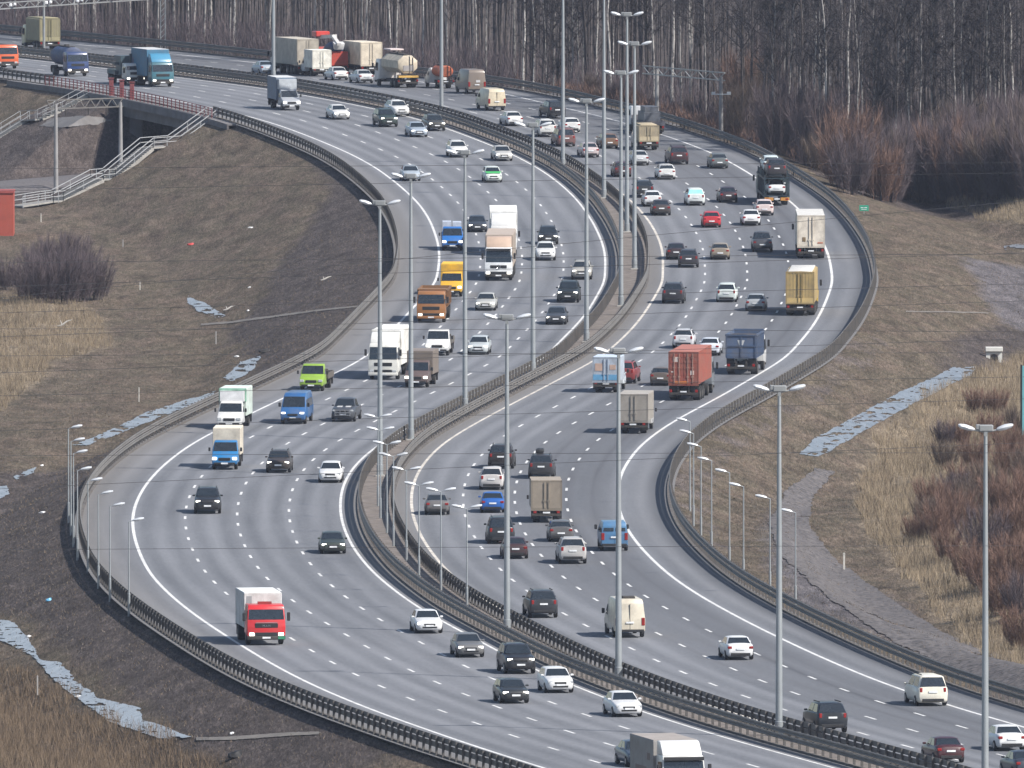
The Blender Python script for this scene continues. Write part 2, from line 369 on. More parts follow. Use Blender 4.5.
# ------------------------------------------------------------------ road
def asphalt():
    m, N, L, b = _nodes('worn_asphalt')
    uv = N.new('ShaderNodeUVMap'); sp = N.new('ShaderNodeSeparateXYZ'); L.new(uv.outputs[0], sp.inputs[0])
    tc = N.new('ShaderNodeTexCoord')
    def nz(vec, sc, st, det=6, ro=.6):
        mp = N.new('ShaderNodeMapping'); mp.inputs['Scale'].default_value = st; L.new(vec, mp.inputs[0])
        n = N.new('ShaderNodeTexNoise'); n.inputs['Scale'].default_value = sc; n.inputs['Detail'].default_value = det; n.inputs['Roughness'].default_value = ro
        L.new(mp.outputs[0], n.inputs['Vector']); return n.outputs[0]
    def math_(op, a, c):
        n = N.new('ShaderNodeMath'); n.operation = op
        for k, v in ((0, a), (1, c)):
            if isinstance(v, (int, float)): n.inputs[k].default_value = v
            else: L.new(v, n.inputs[k])
        return n.outputs[0]
    lane = sp.outputs[0]                               # lane coordinate: 1 per lane
    tr = math_('COSINE', math_('MULTIPLY', lane, 4*math.pi), 0)   # two wheel tracks per lane
    streak = nz(uv.outputs[0], 1., (2.2, .012, 1), 5, .6)
    blotch = nz(tc.outputs['Object'], .05, (1, .4, 1), 6, .62)
    grain = nz(tc.outputs['Object'], 4., (1, .2, 1), 8, .7)
    v = math_('ADD', math_('MULTIPLY', tr, .15), math_('ADD', math_('MULTIPLY', streak, 1.0), math_('ADD', math_('MULTIPLY', blotch, .7), math_('MULTIPLY', grain, .65))))
    mr = N.new('ShaderNodeMapRange'); mr.inputs[1].default_value = .8; mr.inputs[2].default_value = 1.6; L.new(v, mr.inputs[0])
    r = N.new('ShaderNodeValToRGB'); e = r.color_ramp.elements
    e[0].position = 0; e[0].color = (.100, .105, .116, 1); e[1].position = 1; e[1].color = (.202, .207, .223, 1)
    L.new(mr.outputs[0], r.inputs[0])
    # rubber streaks laid down in the slow lanes, rail shade painted on the right shoulder, kerb dust
    wear_shade = N.new('ShaderNodeAttribute'); wear_shade.attribute_name = 'wear_shade'
    ws = N.new('ShaderNodeSeparateColor'); L.new(wear_shade.outputs['Color'], ws.inputs[0])
    mx = N.new('ShaderNodeMix'); mx.data_type = 'RGBA'; mx.inputs[7].default_value = (.07, .072, .08, 1)
    L.new(math_('MULTIPLY', ws.outputs[0], math_('MULTIPLY', streak, 2.1)), mx.inputs[0]); L.new(r.outputs[0], mx.inputs[6])
    m2 = N.new('ShaderNodeMix'); m2.data_type = 'RGBA'; m2.inputs[7].default_value = (.165, .152, .14, 1)
    L.new(math_('MULTIPLY', ws.outputs[1], math_('ADD', grain, .25)), m2.inputs[0]); L.new(mx.outputs[2], m2.inputs[6])
    L.new(m2.outputs[2], b.inputs['Base Color']); b.inputs['Roughness'].default_value = .85; b.inputs['Specular IOR Level'].default_value = .3
    bp = N.new('ShaderNodeBump'); bp.inputs['Strength'].default_value = .35; bp.inputs['Distance'].default_value = .05
    L.new(grain, bp.inputs['Height']); L.new(bp.outputs[0], b.inputs['Normal'])
    return m
ASPH = asphalt()
YR = np.arange(840., 2300., 2.5)
def strip(name, ufuncs, lift, m, wear_shadef=None, lanes=None, Ys=YR, kind='structure'):
    """surface that follows the road between the offsets ufuncs (each a function of Y)"""
    n = len(ufuncs); V = []; 
    U = np.stack([np.broadcast_to(f(Ys), Ys.shape) for f in ufuncs], -1)
    Xs = np.stack([Xu(U[:, k], Ys) for k in range(n)], -1)
    V = np.stack([Xs, np.repeat(Ys[:, None], n, 1), np.repeat(road_h(Ys)[:, None], n, 1)+lift], -1).reshape(-1, 3)
    i = np.arange(len(Ys)-1)[:, None]*n+np.arange(n-1)[None]
    F = np.stack([i, i+1, i+n+1, i+n], -1).reshape(-1, 4)
    me = fastmesh(name, V, F, m, True)
    arc = np.concatenate([[0], np.cumsum(np.hypot(np.diff(Xs[:, 0]), np.diff(Ys)))])
    ul = me.uv_layers.new(name='UVMap'); li = np.empty(len(me.loops), np.int32); me.loops.foreach_get('vertex_index', li)
    lc = np.array(lanes if lanes is not None else np.arange(n), float)
    uvv = np.stack([np.broadcast_to(lc, Xs.shape).ravel(), np.repeat(arc[:, None], n, 1).ravel()], -1)
    ul.data.foreach_set('uv', uvv[li].astype(np.float32).ravel())
    if wear_shadef is not None:
        a = me.color_attributes.new('wear_shade', 'FLOAT_COLOR', 'POINT')
        w = np.array([wear_shadef(k) for k in range(n)], float)
        arr = np.tile(np.concatenate([w, np.zeros((n, 1)), np.ones((n, 1))], 1)[None], (len(Ys), 1, 1))
        a.data.foreach_set('color', arr.astype(np.float32).ravel())
    return ob(name, me, **({'kind': kind} if kind else {}))
fr = lambda a, b, t: (lambda Y: a(Y)*(1-t)+b(Y)*t)
zero = lambda Y: 0*Y
lfs = [lambda Y: 0*Y-4.2, lambda Y: 0*Y-2.8, lambda Y: 0*Y-.4]+[fr(zero, oL2, t/16) for t in range(17)]+[lambda Y: oL2(Y)+.4, lambda Y: oL2(Y)+1.35]
wl = [(0, .9), (0, .7), (0, .15)]+[(0.0, 0)]*17+[(0, .6), (0, .9)]
strip('road', lfs, 0, ASPH, lambda k: wl[k], [-1, -.7, -.1]+[t/4 for t in range(17)]+[4.1, 4.3])
rfs = [lambda Y: oR1(Y)-1.35, lambda Y: oR1(Y)-.4]+[fr(oR1, oR2, t/16) for t in range(17)]+[lambda Y: oR2(Y)+.3, lambda Y: oR2(Y)+1.6, lambda Y: oR2(Y)+2.8, lambda Y: oR2(Y)+4.2]
wr = [(0, .9), (0, .7)]+[(0, .1)]+[(.0, 0)]*7+[(.5, 0), (.1, 0), (.6, 0), (.1, 0), (.75, 0), (.2, 0), (.75, 0), (.2, 0), (.1, 0)]+[(0, 0), (0, .1), (.7, 0), (.2, .8)]  # dark gutter band on the outer shoulder has the rail's shade painted in
strip('road', rfs, 0, ASPH, lambda k: wr[k], [-.3, -.1]+[t/4 for t in range(17)]+[4.1, 4.4, 4.7, 5])
strip('ground', [lambda Y: oL2(Y)+1.25, fr(lambda Y: oL2(Y)+1.35, lambda Y: oR1(Y)-1.35, .5), lambda Y: oR1(Y)-1.25], .06, pm('median_dust', (.18, .16, .15), .95, 0, .45, 1.2, 0, .2, .7))
PAINT = pm('road_marking_paint', (.66, .66, .65), .7, 0, .2, .8, 0, .4, .25)
PAINTW = pm('worn_marking_paint', (.62, .58, .52), .8, 0, .3, .5, 0, .4, .5)
def edge_line(o, w, m=PAINT): strip('road_marking', [lambda Y: o(Y)-w/2, lambda Y: o(Y)+w/2], .006, m)
edge_line(zero, .22); edge_line(oL2, .2); edge_line(oR1, .22, PAINTW); edge_line(oR2, .23)
def dashes(o, phase):
    mb = MB(); Ys = np.arange(845., 2290., .5); Xs = Xu(o(Ys), Ys)
    arc = np.concatenate([[0], np.cumsum(np.hypot(np.diff(Xs), np.diff(Ys)))]); s = phase
    while s < arc[-1]-4:
        r = []
        for q in (s, s+1.5, s+3.2):
            y = float(np.interp(q, arc, Ys)); r.append((y, float(o(np.array(y))), float(road_h(y))+.007))
        v = []
        for y, uu, h in r: v += [(float(Xu(uu-.09, y)), y, h), (float(Xu(uu+.09, y)), y, h)]
        mb.add(v, [(0, 1, 3, 2), (2, 3, 5, 4)]); s += 12
    ob('road_marking', mb, None, PAINT, False, kind='structure')
for k in (1, 2, 3):
    dashes(fr(zero, oL2, k/4), 2+4.1*k); dashes(fr(oR1, oR2, k/4), 5+3.3*k)
KERB = pm('dusty_kerb_concrete', (.11, .102, .097), .9, 0, .3, .6, 0, .3, .5)
def kerb(o, w, h):
    Ys = YR; mb = MB(); rings = []
    for y in Ys:
        u0 = float(o(np.array(y))); z = float(road_h(y))
        rings.append([(float(Xu(u0-w/2, y)), y, z-.2), (float(Xu(u0-w/2, y)), y, z+h), (float(Xu(u0+w/2, y)), y, z+h), (float(Xu(u0+w/2, y)), y, z-.2)])
    mb.loft(rings); ob('kerb', mb, None, KERB, kind='structure')
kerb(lambda Y: 0*Y-3.75, .2, .12); kerb(lambda Y: oR2(Y)+3.75, .2, .12); kerb(lambda Y: oL2(Y)+1.3, .16, .13); kerb(lambda Y: oR1(Y)-1.3, .16, .13)

# ------------------------------------------------------------------ guard rails
def guard_rail(o, face, label, skip=None, spacing=2., y0=900., y1=2260.):
    """face = -1 / +1: which side (u) the beams are mounted on"""
    g = empty('guard_rail', label=label, category='guard rail', group='guard rails along the motorway')
    Ys = np.arange(y0, y1, .25); Xs = Xu(o(Ys), Ys); arc = np.concatenate([[0], np.cumsum(np.hypot(np.diff(Xs), np.diff(Ys)))])
    ok = lambda y: not (skip and skip[0] < y < skip[1])
    # W profile: (offset, height)
    prof = [(.10, -.16), (.16, -.12), (.16, -.06), (.10, -.02), (.10, .02), (.16, .06), (.16, .12), (.10, .16), (.085, .155), (.085, -.155)]
    runs = [(y0, y1)] if not skip else [(y0, skip[0]), (skip[1], y1)]
    for zc in (.62, 1.0):
        mb = MB()
        for a, c in runs:
            rings = []
            for y in np.arange(a, c, 4.):
                b0 = float(o(np.array(y))); h = float(road_h(y))
                rings.append([(float(Xu(b0+face*p, y)), y, h+zc+q) for p, q in prof])
            mb.loft(rings)
        ob('rail', mb, g, DULLSTEEL)
    pmb = MB().box(-.07, .07, -.05, .05, -.6, 1.16); pme = pmb.mesh('post', POSTMAT)
    br = MB().box(-.02, .1, -.06, .06, .5, .74); 
    ss = np.arange(1., arc[-1], spacing); yy = np.interp(ss, arc, Ys); cnt = 0; rest = MB()
    vis = [y for y in yy if ok(y)]
    order = [y for y in vis if y > YP(800)]
    for y in order:
        b0 = float(o(np.array(y)))
        loc = (float(Xu(b0, y)), y, float(road_h(y)))
        if cnt < 100:
            p = ob('post', pme, g); p.location = loc; p.rotation_euler = (0, 0, -math.atan(slope(y))+(0 if face > 0 else math.pi)); cnt += 1
        else: rest.box(loc[0]-.07, loc[0]+.07, y-.05, y+.05, loc[2]-.6, loc[2]+1.16)
    if rest.v: ob('post', rest, g, POSTMAT, False, kind='stuff')
    return g
BR0, BR1 = YP(117), YP(86)
guard_rail(lambda Y: 0*Y-3.9, 1, 'long guard rail on the grass bank edge of the oncoming carriageway', (BR0, BR1))
guard_rail(lambda Y: oL2(Y)+1.45, -1, 'median guard rail bordering the oncoming carriageway, white line at its foot')
guard_rail(lambda Y: oR1(Y)-1.45, 1, 'median guard rail bordering the carriageway of departing traffic')
guard_rail(lambda Y: oR2(Y)+3.95, -1, 'long guard rail on the outer edge of the departing carriageway, below the dry slope')

# ------------------------------------------------------------------ vehicles (x forward, origin on the ground under the middle)
_MC = {}
def me_(key, fn):
    if key not in _MC: _MC[key] = fn()
    return _MC[key]
def lerp(a, b, t): return a+(b-a)*t
def wheel_set(root, key, pos, r, w, rim=RIM):
    tyre = me_(('tyre', r, w), lambda: MB().loft([[(math.cos(a)*q, y, math.sin(a)*q) for a in [2*math.pi*k/16 for k in range(16)]] for y, q in ((-w/2, r*.9), (-w/2+.03, r), (w/2-.03, r), (w/2, r*.9))]).mesh('wheel', RUBBER))
    disc = me_(('rim', r, w, rim.name), lambda: MB().loft([[(math.cos(a)*q, y, math.sin(a)*q) for a in [2*math.pi*k/14 for k in range(14)]] for y, q in ((-w/2-.008, r*.55), (-w/2-.012, r*.2), (w/2+.012, r*.2), (w/2+.008, r*.55))][0:2]+[[(math.cos(a)*r*.2, w/2+.012, math.sin(a)*r*.2) for a in [2*math.pi*k/14 for k in range(14)]], [(math.cos(a)*r*.55, w/2+.008, math.sin(a)*r*.55) for a in [2*math.pi*k/14 for k in range(14)]]]).mesh('rim', rim))
    for x, y in pos:
        o = ob('wheel', tyre, root); o.location = (x, y, r)
        ob('rim', disc, o)
CAR = { # L, W, H, hood, belt, deck, windscreen base, roof front, roof rear, rear glass base (from the front), wheel radius
 'sedan': (4.5, 1.78, 1.46, .86, .96, 1.02, 1.25, 2.05, 3.2, 3.9, .32),
 'hatch': (4.1, 1.76, 1.50, .90, .99, 1.06, 1.10, 1.85, 3.5, 3.98, .32),
 'small': (3.9, 1.74, 1.42, .88, .97, 1.02, 1.15, 1.75, 3.4, 3.82, .32),
 'crossover': (4.4, 1.84, 1.62, 1.0, 1.08, 1.14, 1.20, 1.95, 3.75, 4.25, .35),
 'suv': (4.8, 1.93, 1.80, 1.12, 1.2, 1.24, 1.40, 2.1, 4.2, 4.68, .38),
 'mpv': (4.4, 1.80, 1.66, .98, 1.06, 1.12, .95, 1.9, 3.9, 4.3, .32),
 'minivan': (4.8, 1.92, 1.88, 1.05, 1.14, 1.18, .9, 1.8, 4.5, 4.74, .33),
 'pickup': (5.2, 1.88, 1.80, 1.1, 1.16, 1.14, 1.45, 2.15, 3.2, 3.5, .38),
}
def car_body(style):
    L, W, H, hd, belt, deck, xa, xb, xc, xd, r = CAR[style]; w = W/2; f = L/2
    low = .22 if r < .34 else .3
    sedan = xd < L-.4
    st = [(f, low+.12, low+.36, .64), (f-.05, low+.03, hd-.18, .79), (f-.18, low, hd-.09, .915), (f-.5, low, hd-.03, .985), (f-xa, low, belt-.01, 1), (0, low, belt+.01, 1), (f-xd+.15, low, deck, .995)]
    if sedan: st += [(-f+.5, low, deck, .97), (-f+.15, low+.03, deck-.03, .91), (-f+.03, low+.08, deck-.16, .86), (-f, low+.14, deck-.45, .82)]
    else: st += [(-f+.12, low+.02, deck, .95), (-f+.03, low+.08, deck-.05, .90), (-f, low+.12, deck-.4, .86)]
    rings = []
    for x, zb, zt, k in st:
        q = w*k; zm = lerp(zb, zt, .55)
        half = [(0, zb), (q*.86, zb), (q*.97, zb+.12), (q, zm), (q*.96, zt-.06), (q*.86, zt), (q*.45, zt+.04), (0, zt+.045)]
        rings.append([(x, y, z) for y, z in half]+[(x, -y, z) for y, z in half[-2:0:-1]])
    mb = MB().loft(rings)
    def ring(x0, x1, hw, z, c):
        return [(x1, -hw+c, z), (x1, hw-c, z), (x1-c, hw, z), (x0+c, hw, z), (x0, hw-c, z), (x0, -hw+c, z), (x0+c, -hw, z), (x1-c, -hw, z)]
    z0, z1 = belt-.04, H
    a0, a1 = f-xd, f-xa; c0, c1 = f-xc, f-xb
    G = [ring(a0-.02, a1+.02, w*.91, z0, .10), ring(lerp(a0, c0, .85), lerp(a1, c1, .85), w*.745, lerp(z0, z1, .86), .13), ring(c0+.02, c1-.06, w*.66, z1-.045, .15), ring(c0+.25, c1-.3, w*.45, z1, .15)]
    mb.loft(G)
    return mb, G
def car_glass(G, which):
    A, B = G[0], G[1]
    idx = {'front': (0, 1), 'rear': (4, 5), 'left': (2, 3), 'right': (6, 7)}[which]
    p = [Vector(A[idx[0]]), Vector(A[idx[1]]), Vector(B[idx[1]]), Vector(B[idx[0]])]
    n = (p[1]-p[0]).cross(p[3]-p[0]).normalized(); c = sum(p, Vector())/4
    if n.dot(c-Vector((0, 0, c.z))) < 0 if which in ('left', 'right') else n.x*(1 if which == 'front' else -1) < 0: n = -n
    def P(u, v): return p[0].lerp(p[1], u).lerp(p[3].lerp(p[2], u), v)+n*.014
    mb = MB(); v0, v1 = .13, .98
    if which in ('left', 'right'):
        for u0, u1 in ((.05, .46), (.52, .93)):
            mb.quad(P(u0, v0), P(u1, v0), P(u1, v1), P(u0, v1))
    else: mb.quad(P(-.04, v0), P(1.04, v0), P(1.03, v1), P(-.03, v1))
    return mb
def car(style, col, lit=False, opts=()):
    L, W, H, hd, belt, deck, xa, xb, xc, xd, r = CAR[style]; w = W/2; f = L/2
    root = empty('car' if style not in ('suv', 'pickup', 'minivan') else style); P = paint(col, .2 if sum(col) > .6 else .07)
    mb, G = me_(('carb', style), lambda: car_body(style))
    ob('body', me_(('carm', style, tuple(col)), lambda: mb.mesh('body', P, True, 50)), root)
    for nme, wh in (('windscreen', 'front'), ('rear_window', 'rear'), ('side_window', 'left'), ('side_window', 'right')):
        if wh == 'rear' and 'bluewin' in opts:
            ob(nme, me_(('carg', style, wh, 'b'), lambda: car_glass(G, wh).mesh(nme, pm('sky_blue_banner', (.25, .6, .68), .3), False)), root)
        else: ob(nme, me_(('carg', style, wh), lambda: car_glass(G, wh).mesh(nme, GLASS, False)), root)
    wheel_set(root, style, [(f-.85, w-.1), (f-.85, -w+.1), (-f+.85, w-.1), (-f+.85, -w+.1)], r, .23)
    hz = hd-.20; lm = LAMPON if lit else LAMPOFF
    hl = me_(('hl', style, lit), lambda: MB().box(f-.42, f-.045, -.17, .17, -.07, .07, .03).mesh('headlight', lm))
    tz = deck-.22
    tall = style in ('suv', 'mpv', 'minivan', 'crossover')
    tl = me_(('tl', style), lambda: MB().box(-f-.005, -f+.28, -.13 if not tall else -.09, .13 if not tall else .09, -.08 if not tall else -.16, .09 if not tall else .12, .03).mesh('taillight', RED))
    for s in (-1, 1):
        o = ob('headlight', hl, root); o.location = (0, s*(w*.70), hz)
        o = ob('taillight', tl, root); o.location = (0, s*(w*.76), tz if not tall else tz+.05)
        m = me_(('mir', style, tuple(col)), lambda: MB().box(-.06, .06, -.1, .1, -.06, .06, .03).mesh('mirror', P))
        o = ob('mirror', m, root); o.location = (f-xa-.35, s*(w+.05), belt+.06)
    lowz = (.22 if r < .34 else .3)
    ob('grille', me_(('gr', style), lambda: MB().box(f-.1, f+.012, -w*.42, w*.42, hd-.34, hd-.2, .02).box(f-.1, f+.008, -w*.55, w*.55, lowz+.12, lowz+.26, .02).mesh('grille', BLACK)), root)
    ob('bumper', me_(('bu', style), lambda: MB().box(-f-.015, -f+.2, -w*.72, w*.72, lowz+.06, lowz+.26, .03).mesh('bumper', BLACK)), root)
    pl = me_(('pl',), lambda: MB().box(-.012, .012, -.26, .26, -.056, .056).mesh('number_plate', PLATE))
    o = ob('number_plate', pl, root); o.location = (f+.03, 0, lowz+.3)
    o = ob('number_plate', pl, root); o.location = (-f-.03, 0, (deck-.3 if style in ('sedan', 'crossover', 'suv', 'mpv', 'minivan') else lowz+.42))
    if tall and style != 'mpv':
        for s in (-1, 1):
            ob('roof_rail', me_(('rr', style, s), lambda: MB().bar((f-xb-.2, s*w*.66, H+.03), (f-xc+.15, s*w*.66, H+.03), .04, .06).mesh('roof_rail', BLACK)), root)
    if 'roofbox' in opts:
        ob('roof_box', MB().box(-1.0, .6, -.15, .45, H+.04, H+.36, .1, 2), root, BLACK)
    if 'bluebar' in opts:
        ob('bonnet_wrap', me_(('wrap', style), lambda: car_glass([[(f-.2, -.6, hd-.01), (f-.2, .6, hd-.01)]+[(0,)*3]*6, [(f-xa, -.75, belt+.07), (f-xa, .75, belt+.07)]+[(0,)*3]*6], 'front').mesh('bonnet_wrap', paint((.05, .45, .1)))), root)
    if 'bullbar' in opts:
        b = MB()
        for z in (.55, .75, .95): b.bar((f+.08, -.6, z), (f+.08, .6, z), .05)
        for y in (-.6, -.2, .2, .6): b.bar((f+.08, y, .5), (f+.08, y, .98), .05)
        ob('bull_bar', b, root, CHROME)
    if 'stripes' in opts:
        b = MB()
        for y0, y1 in ((-.55, -.12), (.12, .55)): b.quad((f-1.35, y0, belt+.05), (f-.6, y0, hd+.045), (f-.6, y1, hd+.045), (f-1.35, y1, belt+.05))
        ob('bonnet_sticker', b, root, pm('pale_sticker', (.5, .5, .5), .4), False)
    if 'lightbar' in opts:
        ob('light_bar', MB().box(f-xb-.6, f-xb-.4, -.35, .35, H+.01, H+.12, .03), root, LAMPOFF)
    return root

def glass_on(p, q, hw0, hw1, v0=.08, v1=.92, k=.9, out=1):
    """pane on the face of a shell between outline points p and q"""
    d = Vector((q[0]-p[0], 0, q[1]-p[1])).normalized(); n = Vector((d.z, 0, -d.x))*out*.016
    a = lambda v: (lerp(p[0], q[0], v)+n.x, lerp(hw0, hw1, v)*k, lerp(p[1], q[1], v)+n.z)
    A, B = a(v0), a(v1)
    return MB().quad((A[0], -A[1], A[2]), (A[0], A[1], A[2]), (B[0], B[1], B[2]), (B[0], -B[1], B[2]))
def side_pane(pts, yf, s):
    return MB().quad(*[(x, s*yf(z), z) for x, z in pts])
def std_parts(root, f, w, hz, tz, lit, hd_y=.72, hs=(.3, .18), plate_z=.5, rear_x=None, tall=.3):
    lm = LAMPON if lit else LAMPOFF
    for s in (-1, 1):
        if hz:
            o = ob('headlight', me_(('thl', hs, lit), lambda: MB().box(-.12, .03, -hs[0]/2, hs[0]/2, -hs[1]/2, hs[1]/2, .03).mesh('headlight', lm)), root); o.location = (f, s*w*hd_y, hz)
        if rear_x is not None:
            o = ob('taillight', me_(('ttl', tall), lambda: MB().box(-.03, .06, -.11, .11, -tall/2, tall/2, .02).mesh('taillight', RED)), root); o.location = (rear_x, s*w*.84, tz)
    pl = me_(('pl',), lambda: MB().box(-.012, .012, -.26, .26, -.056, .056).mesh('number_plate', PLATE))
    o = ob('number_plate', pl, root); o.location = (f+.05, 0, plate_z)
    if rear_x is not None:
        o = ob('number_plate', pl, root); o.location = (rear_x-.05, 0, tz-.05)
def van(col, L=5.6, W=2.0, H=2.35, lit=False, rearglass=False, sideglass=True, opts=()):
    root = empty('van'); f = L/2; w = W/2; P = paint(col, .4)
    prof = [(f-.05, .35), (f, .55), (f-.02, .85), (f-.2, 1.05), (f-.75, 1.28), (f-1.45, 2.08*H/2.35), (f-1.75, H-.06), (f-2.1, H), (-f+.25, H), (-f+.06, H-.25), (-f, 1.2), (-f, .42)]
    hw = [w*.94, w*.96, w*.98, w*.99, w*.99, w*.9, w*.85, w*.82, w*.82, w*.86, w*.98, w*.97]
    ob('body', me_(('vanb', L, W, H, tuple(col)), lambda: MB().shell(prof, hw, .07).mesh('body', P)), root)
    ob('windscreen', me_(('vanw', L, W, H), lambda: glass_on(prof[4], prof[5], hw[4], hw[5], .06, .98).mesh('windscreen', GLASS, False)), root)
    yf = lambda z: lerp(w*.99, w*.84, max(0, min(1, (z-1.2)/(H-1.3))))+.02
    for s in (-1, 1):
        ob('side_window', me_(('vans', L, W, H, s), lambda: side_pane([(f-1.0, 1.32), (f-1.85, 1.3), (f-1.85, H-.55), (f-1.5, H-.5)], yf, s).mesh('side_window', GLASS, False)), root)
        if sideglass:
            ob('side_window', me_(('vans2', L, W, H, s), lambda: side_pane([(f-2.1, 1.3), (-f+.5, 1.3), (-f+.5, H-.5), (f-2.1, H-.5)], yf, s).mesh('side_window', GLASS, False)), root)
        o = ob('mirror', me_(('vmir',), lambda: MB().box(-.07, .07, -.1, .1, -.17, .17, .04).mesh('mirror', BLACK)), root); o.location = (f-1.0, s*(w+.14), 1.5)
    for s in (-1, 1):
        if rearglass:
            ob('rear_window', me_(('vanr', L, W, H, s), lambda: MB().quad((-f-.016+.015, s*.06, 1.42), (-f-.001, s*w*.8, 1.42), (-f+.048, s*w*.78, H-.38), (-f+.048, s*.06, H-.38)).mesh('rear_window', GLASS, False)), root)
        ob('rear_door', me_(('vand', L, W, H, s, tuple(col)), lambda: MB().quad((-f-.012, s*.02, .55), (-f-.012, s*w*.9, .55), (-f-.012, s*w*.9, 1.2), (-f-.012, s*.02, 1.2)).box(-f-.03, -f, s*.05-.02, s*.05+.02, 1.0, 1.12).mesh('rear_door', P)), root)
    wheel_set(root, 'van', [(f-.95, w-.12), (f-.95, -w+.12), (-f+1.0, w-.12), (-f+1.0, -w+.12)], .34, .24, STEELRIM)
    std_parts(root, f-.06, w, .86, 1.05, lit, .74, (.34, .2), .5, -f-.01, .5)
    ob('grille', me_(('vgr',), lambda: MB().box(f-.1, f+.02, -.4, .4, .68, .84, .02).box(f-.1, f+.015, -.7, .7, .36, .52, .03).mesh('grille', BLACK)), root)
    ob('bumper', me_(('vbu', L, W), lambda: MB().box(-f-.08, -f+.1, -w*.9, w*.9, .38, .55, .03).mesh('bumper', BLACK)), root)
    if 'vent' in opts: ob('roof_hatch', MB().box(-f+.9, -f+1.7, -.45, .35, H-.02, H+.14, .03), root, CHASSIS)
    if 'split' in opts: ob('door_seam', MB().box(-f-.018, -f+.03, -.015, .015, .5, H-.3), root, CHASSIS)
    if 'pale' in opts: ob('pale_sticker', MB().box(-f-.016, -f-.002, -.35, .1, 1.25, 1.5), root, pm('pale_sticker', (.5, .5, .5), .4), False)
    return root

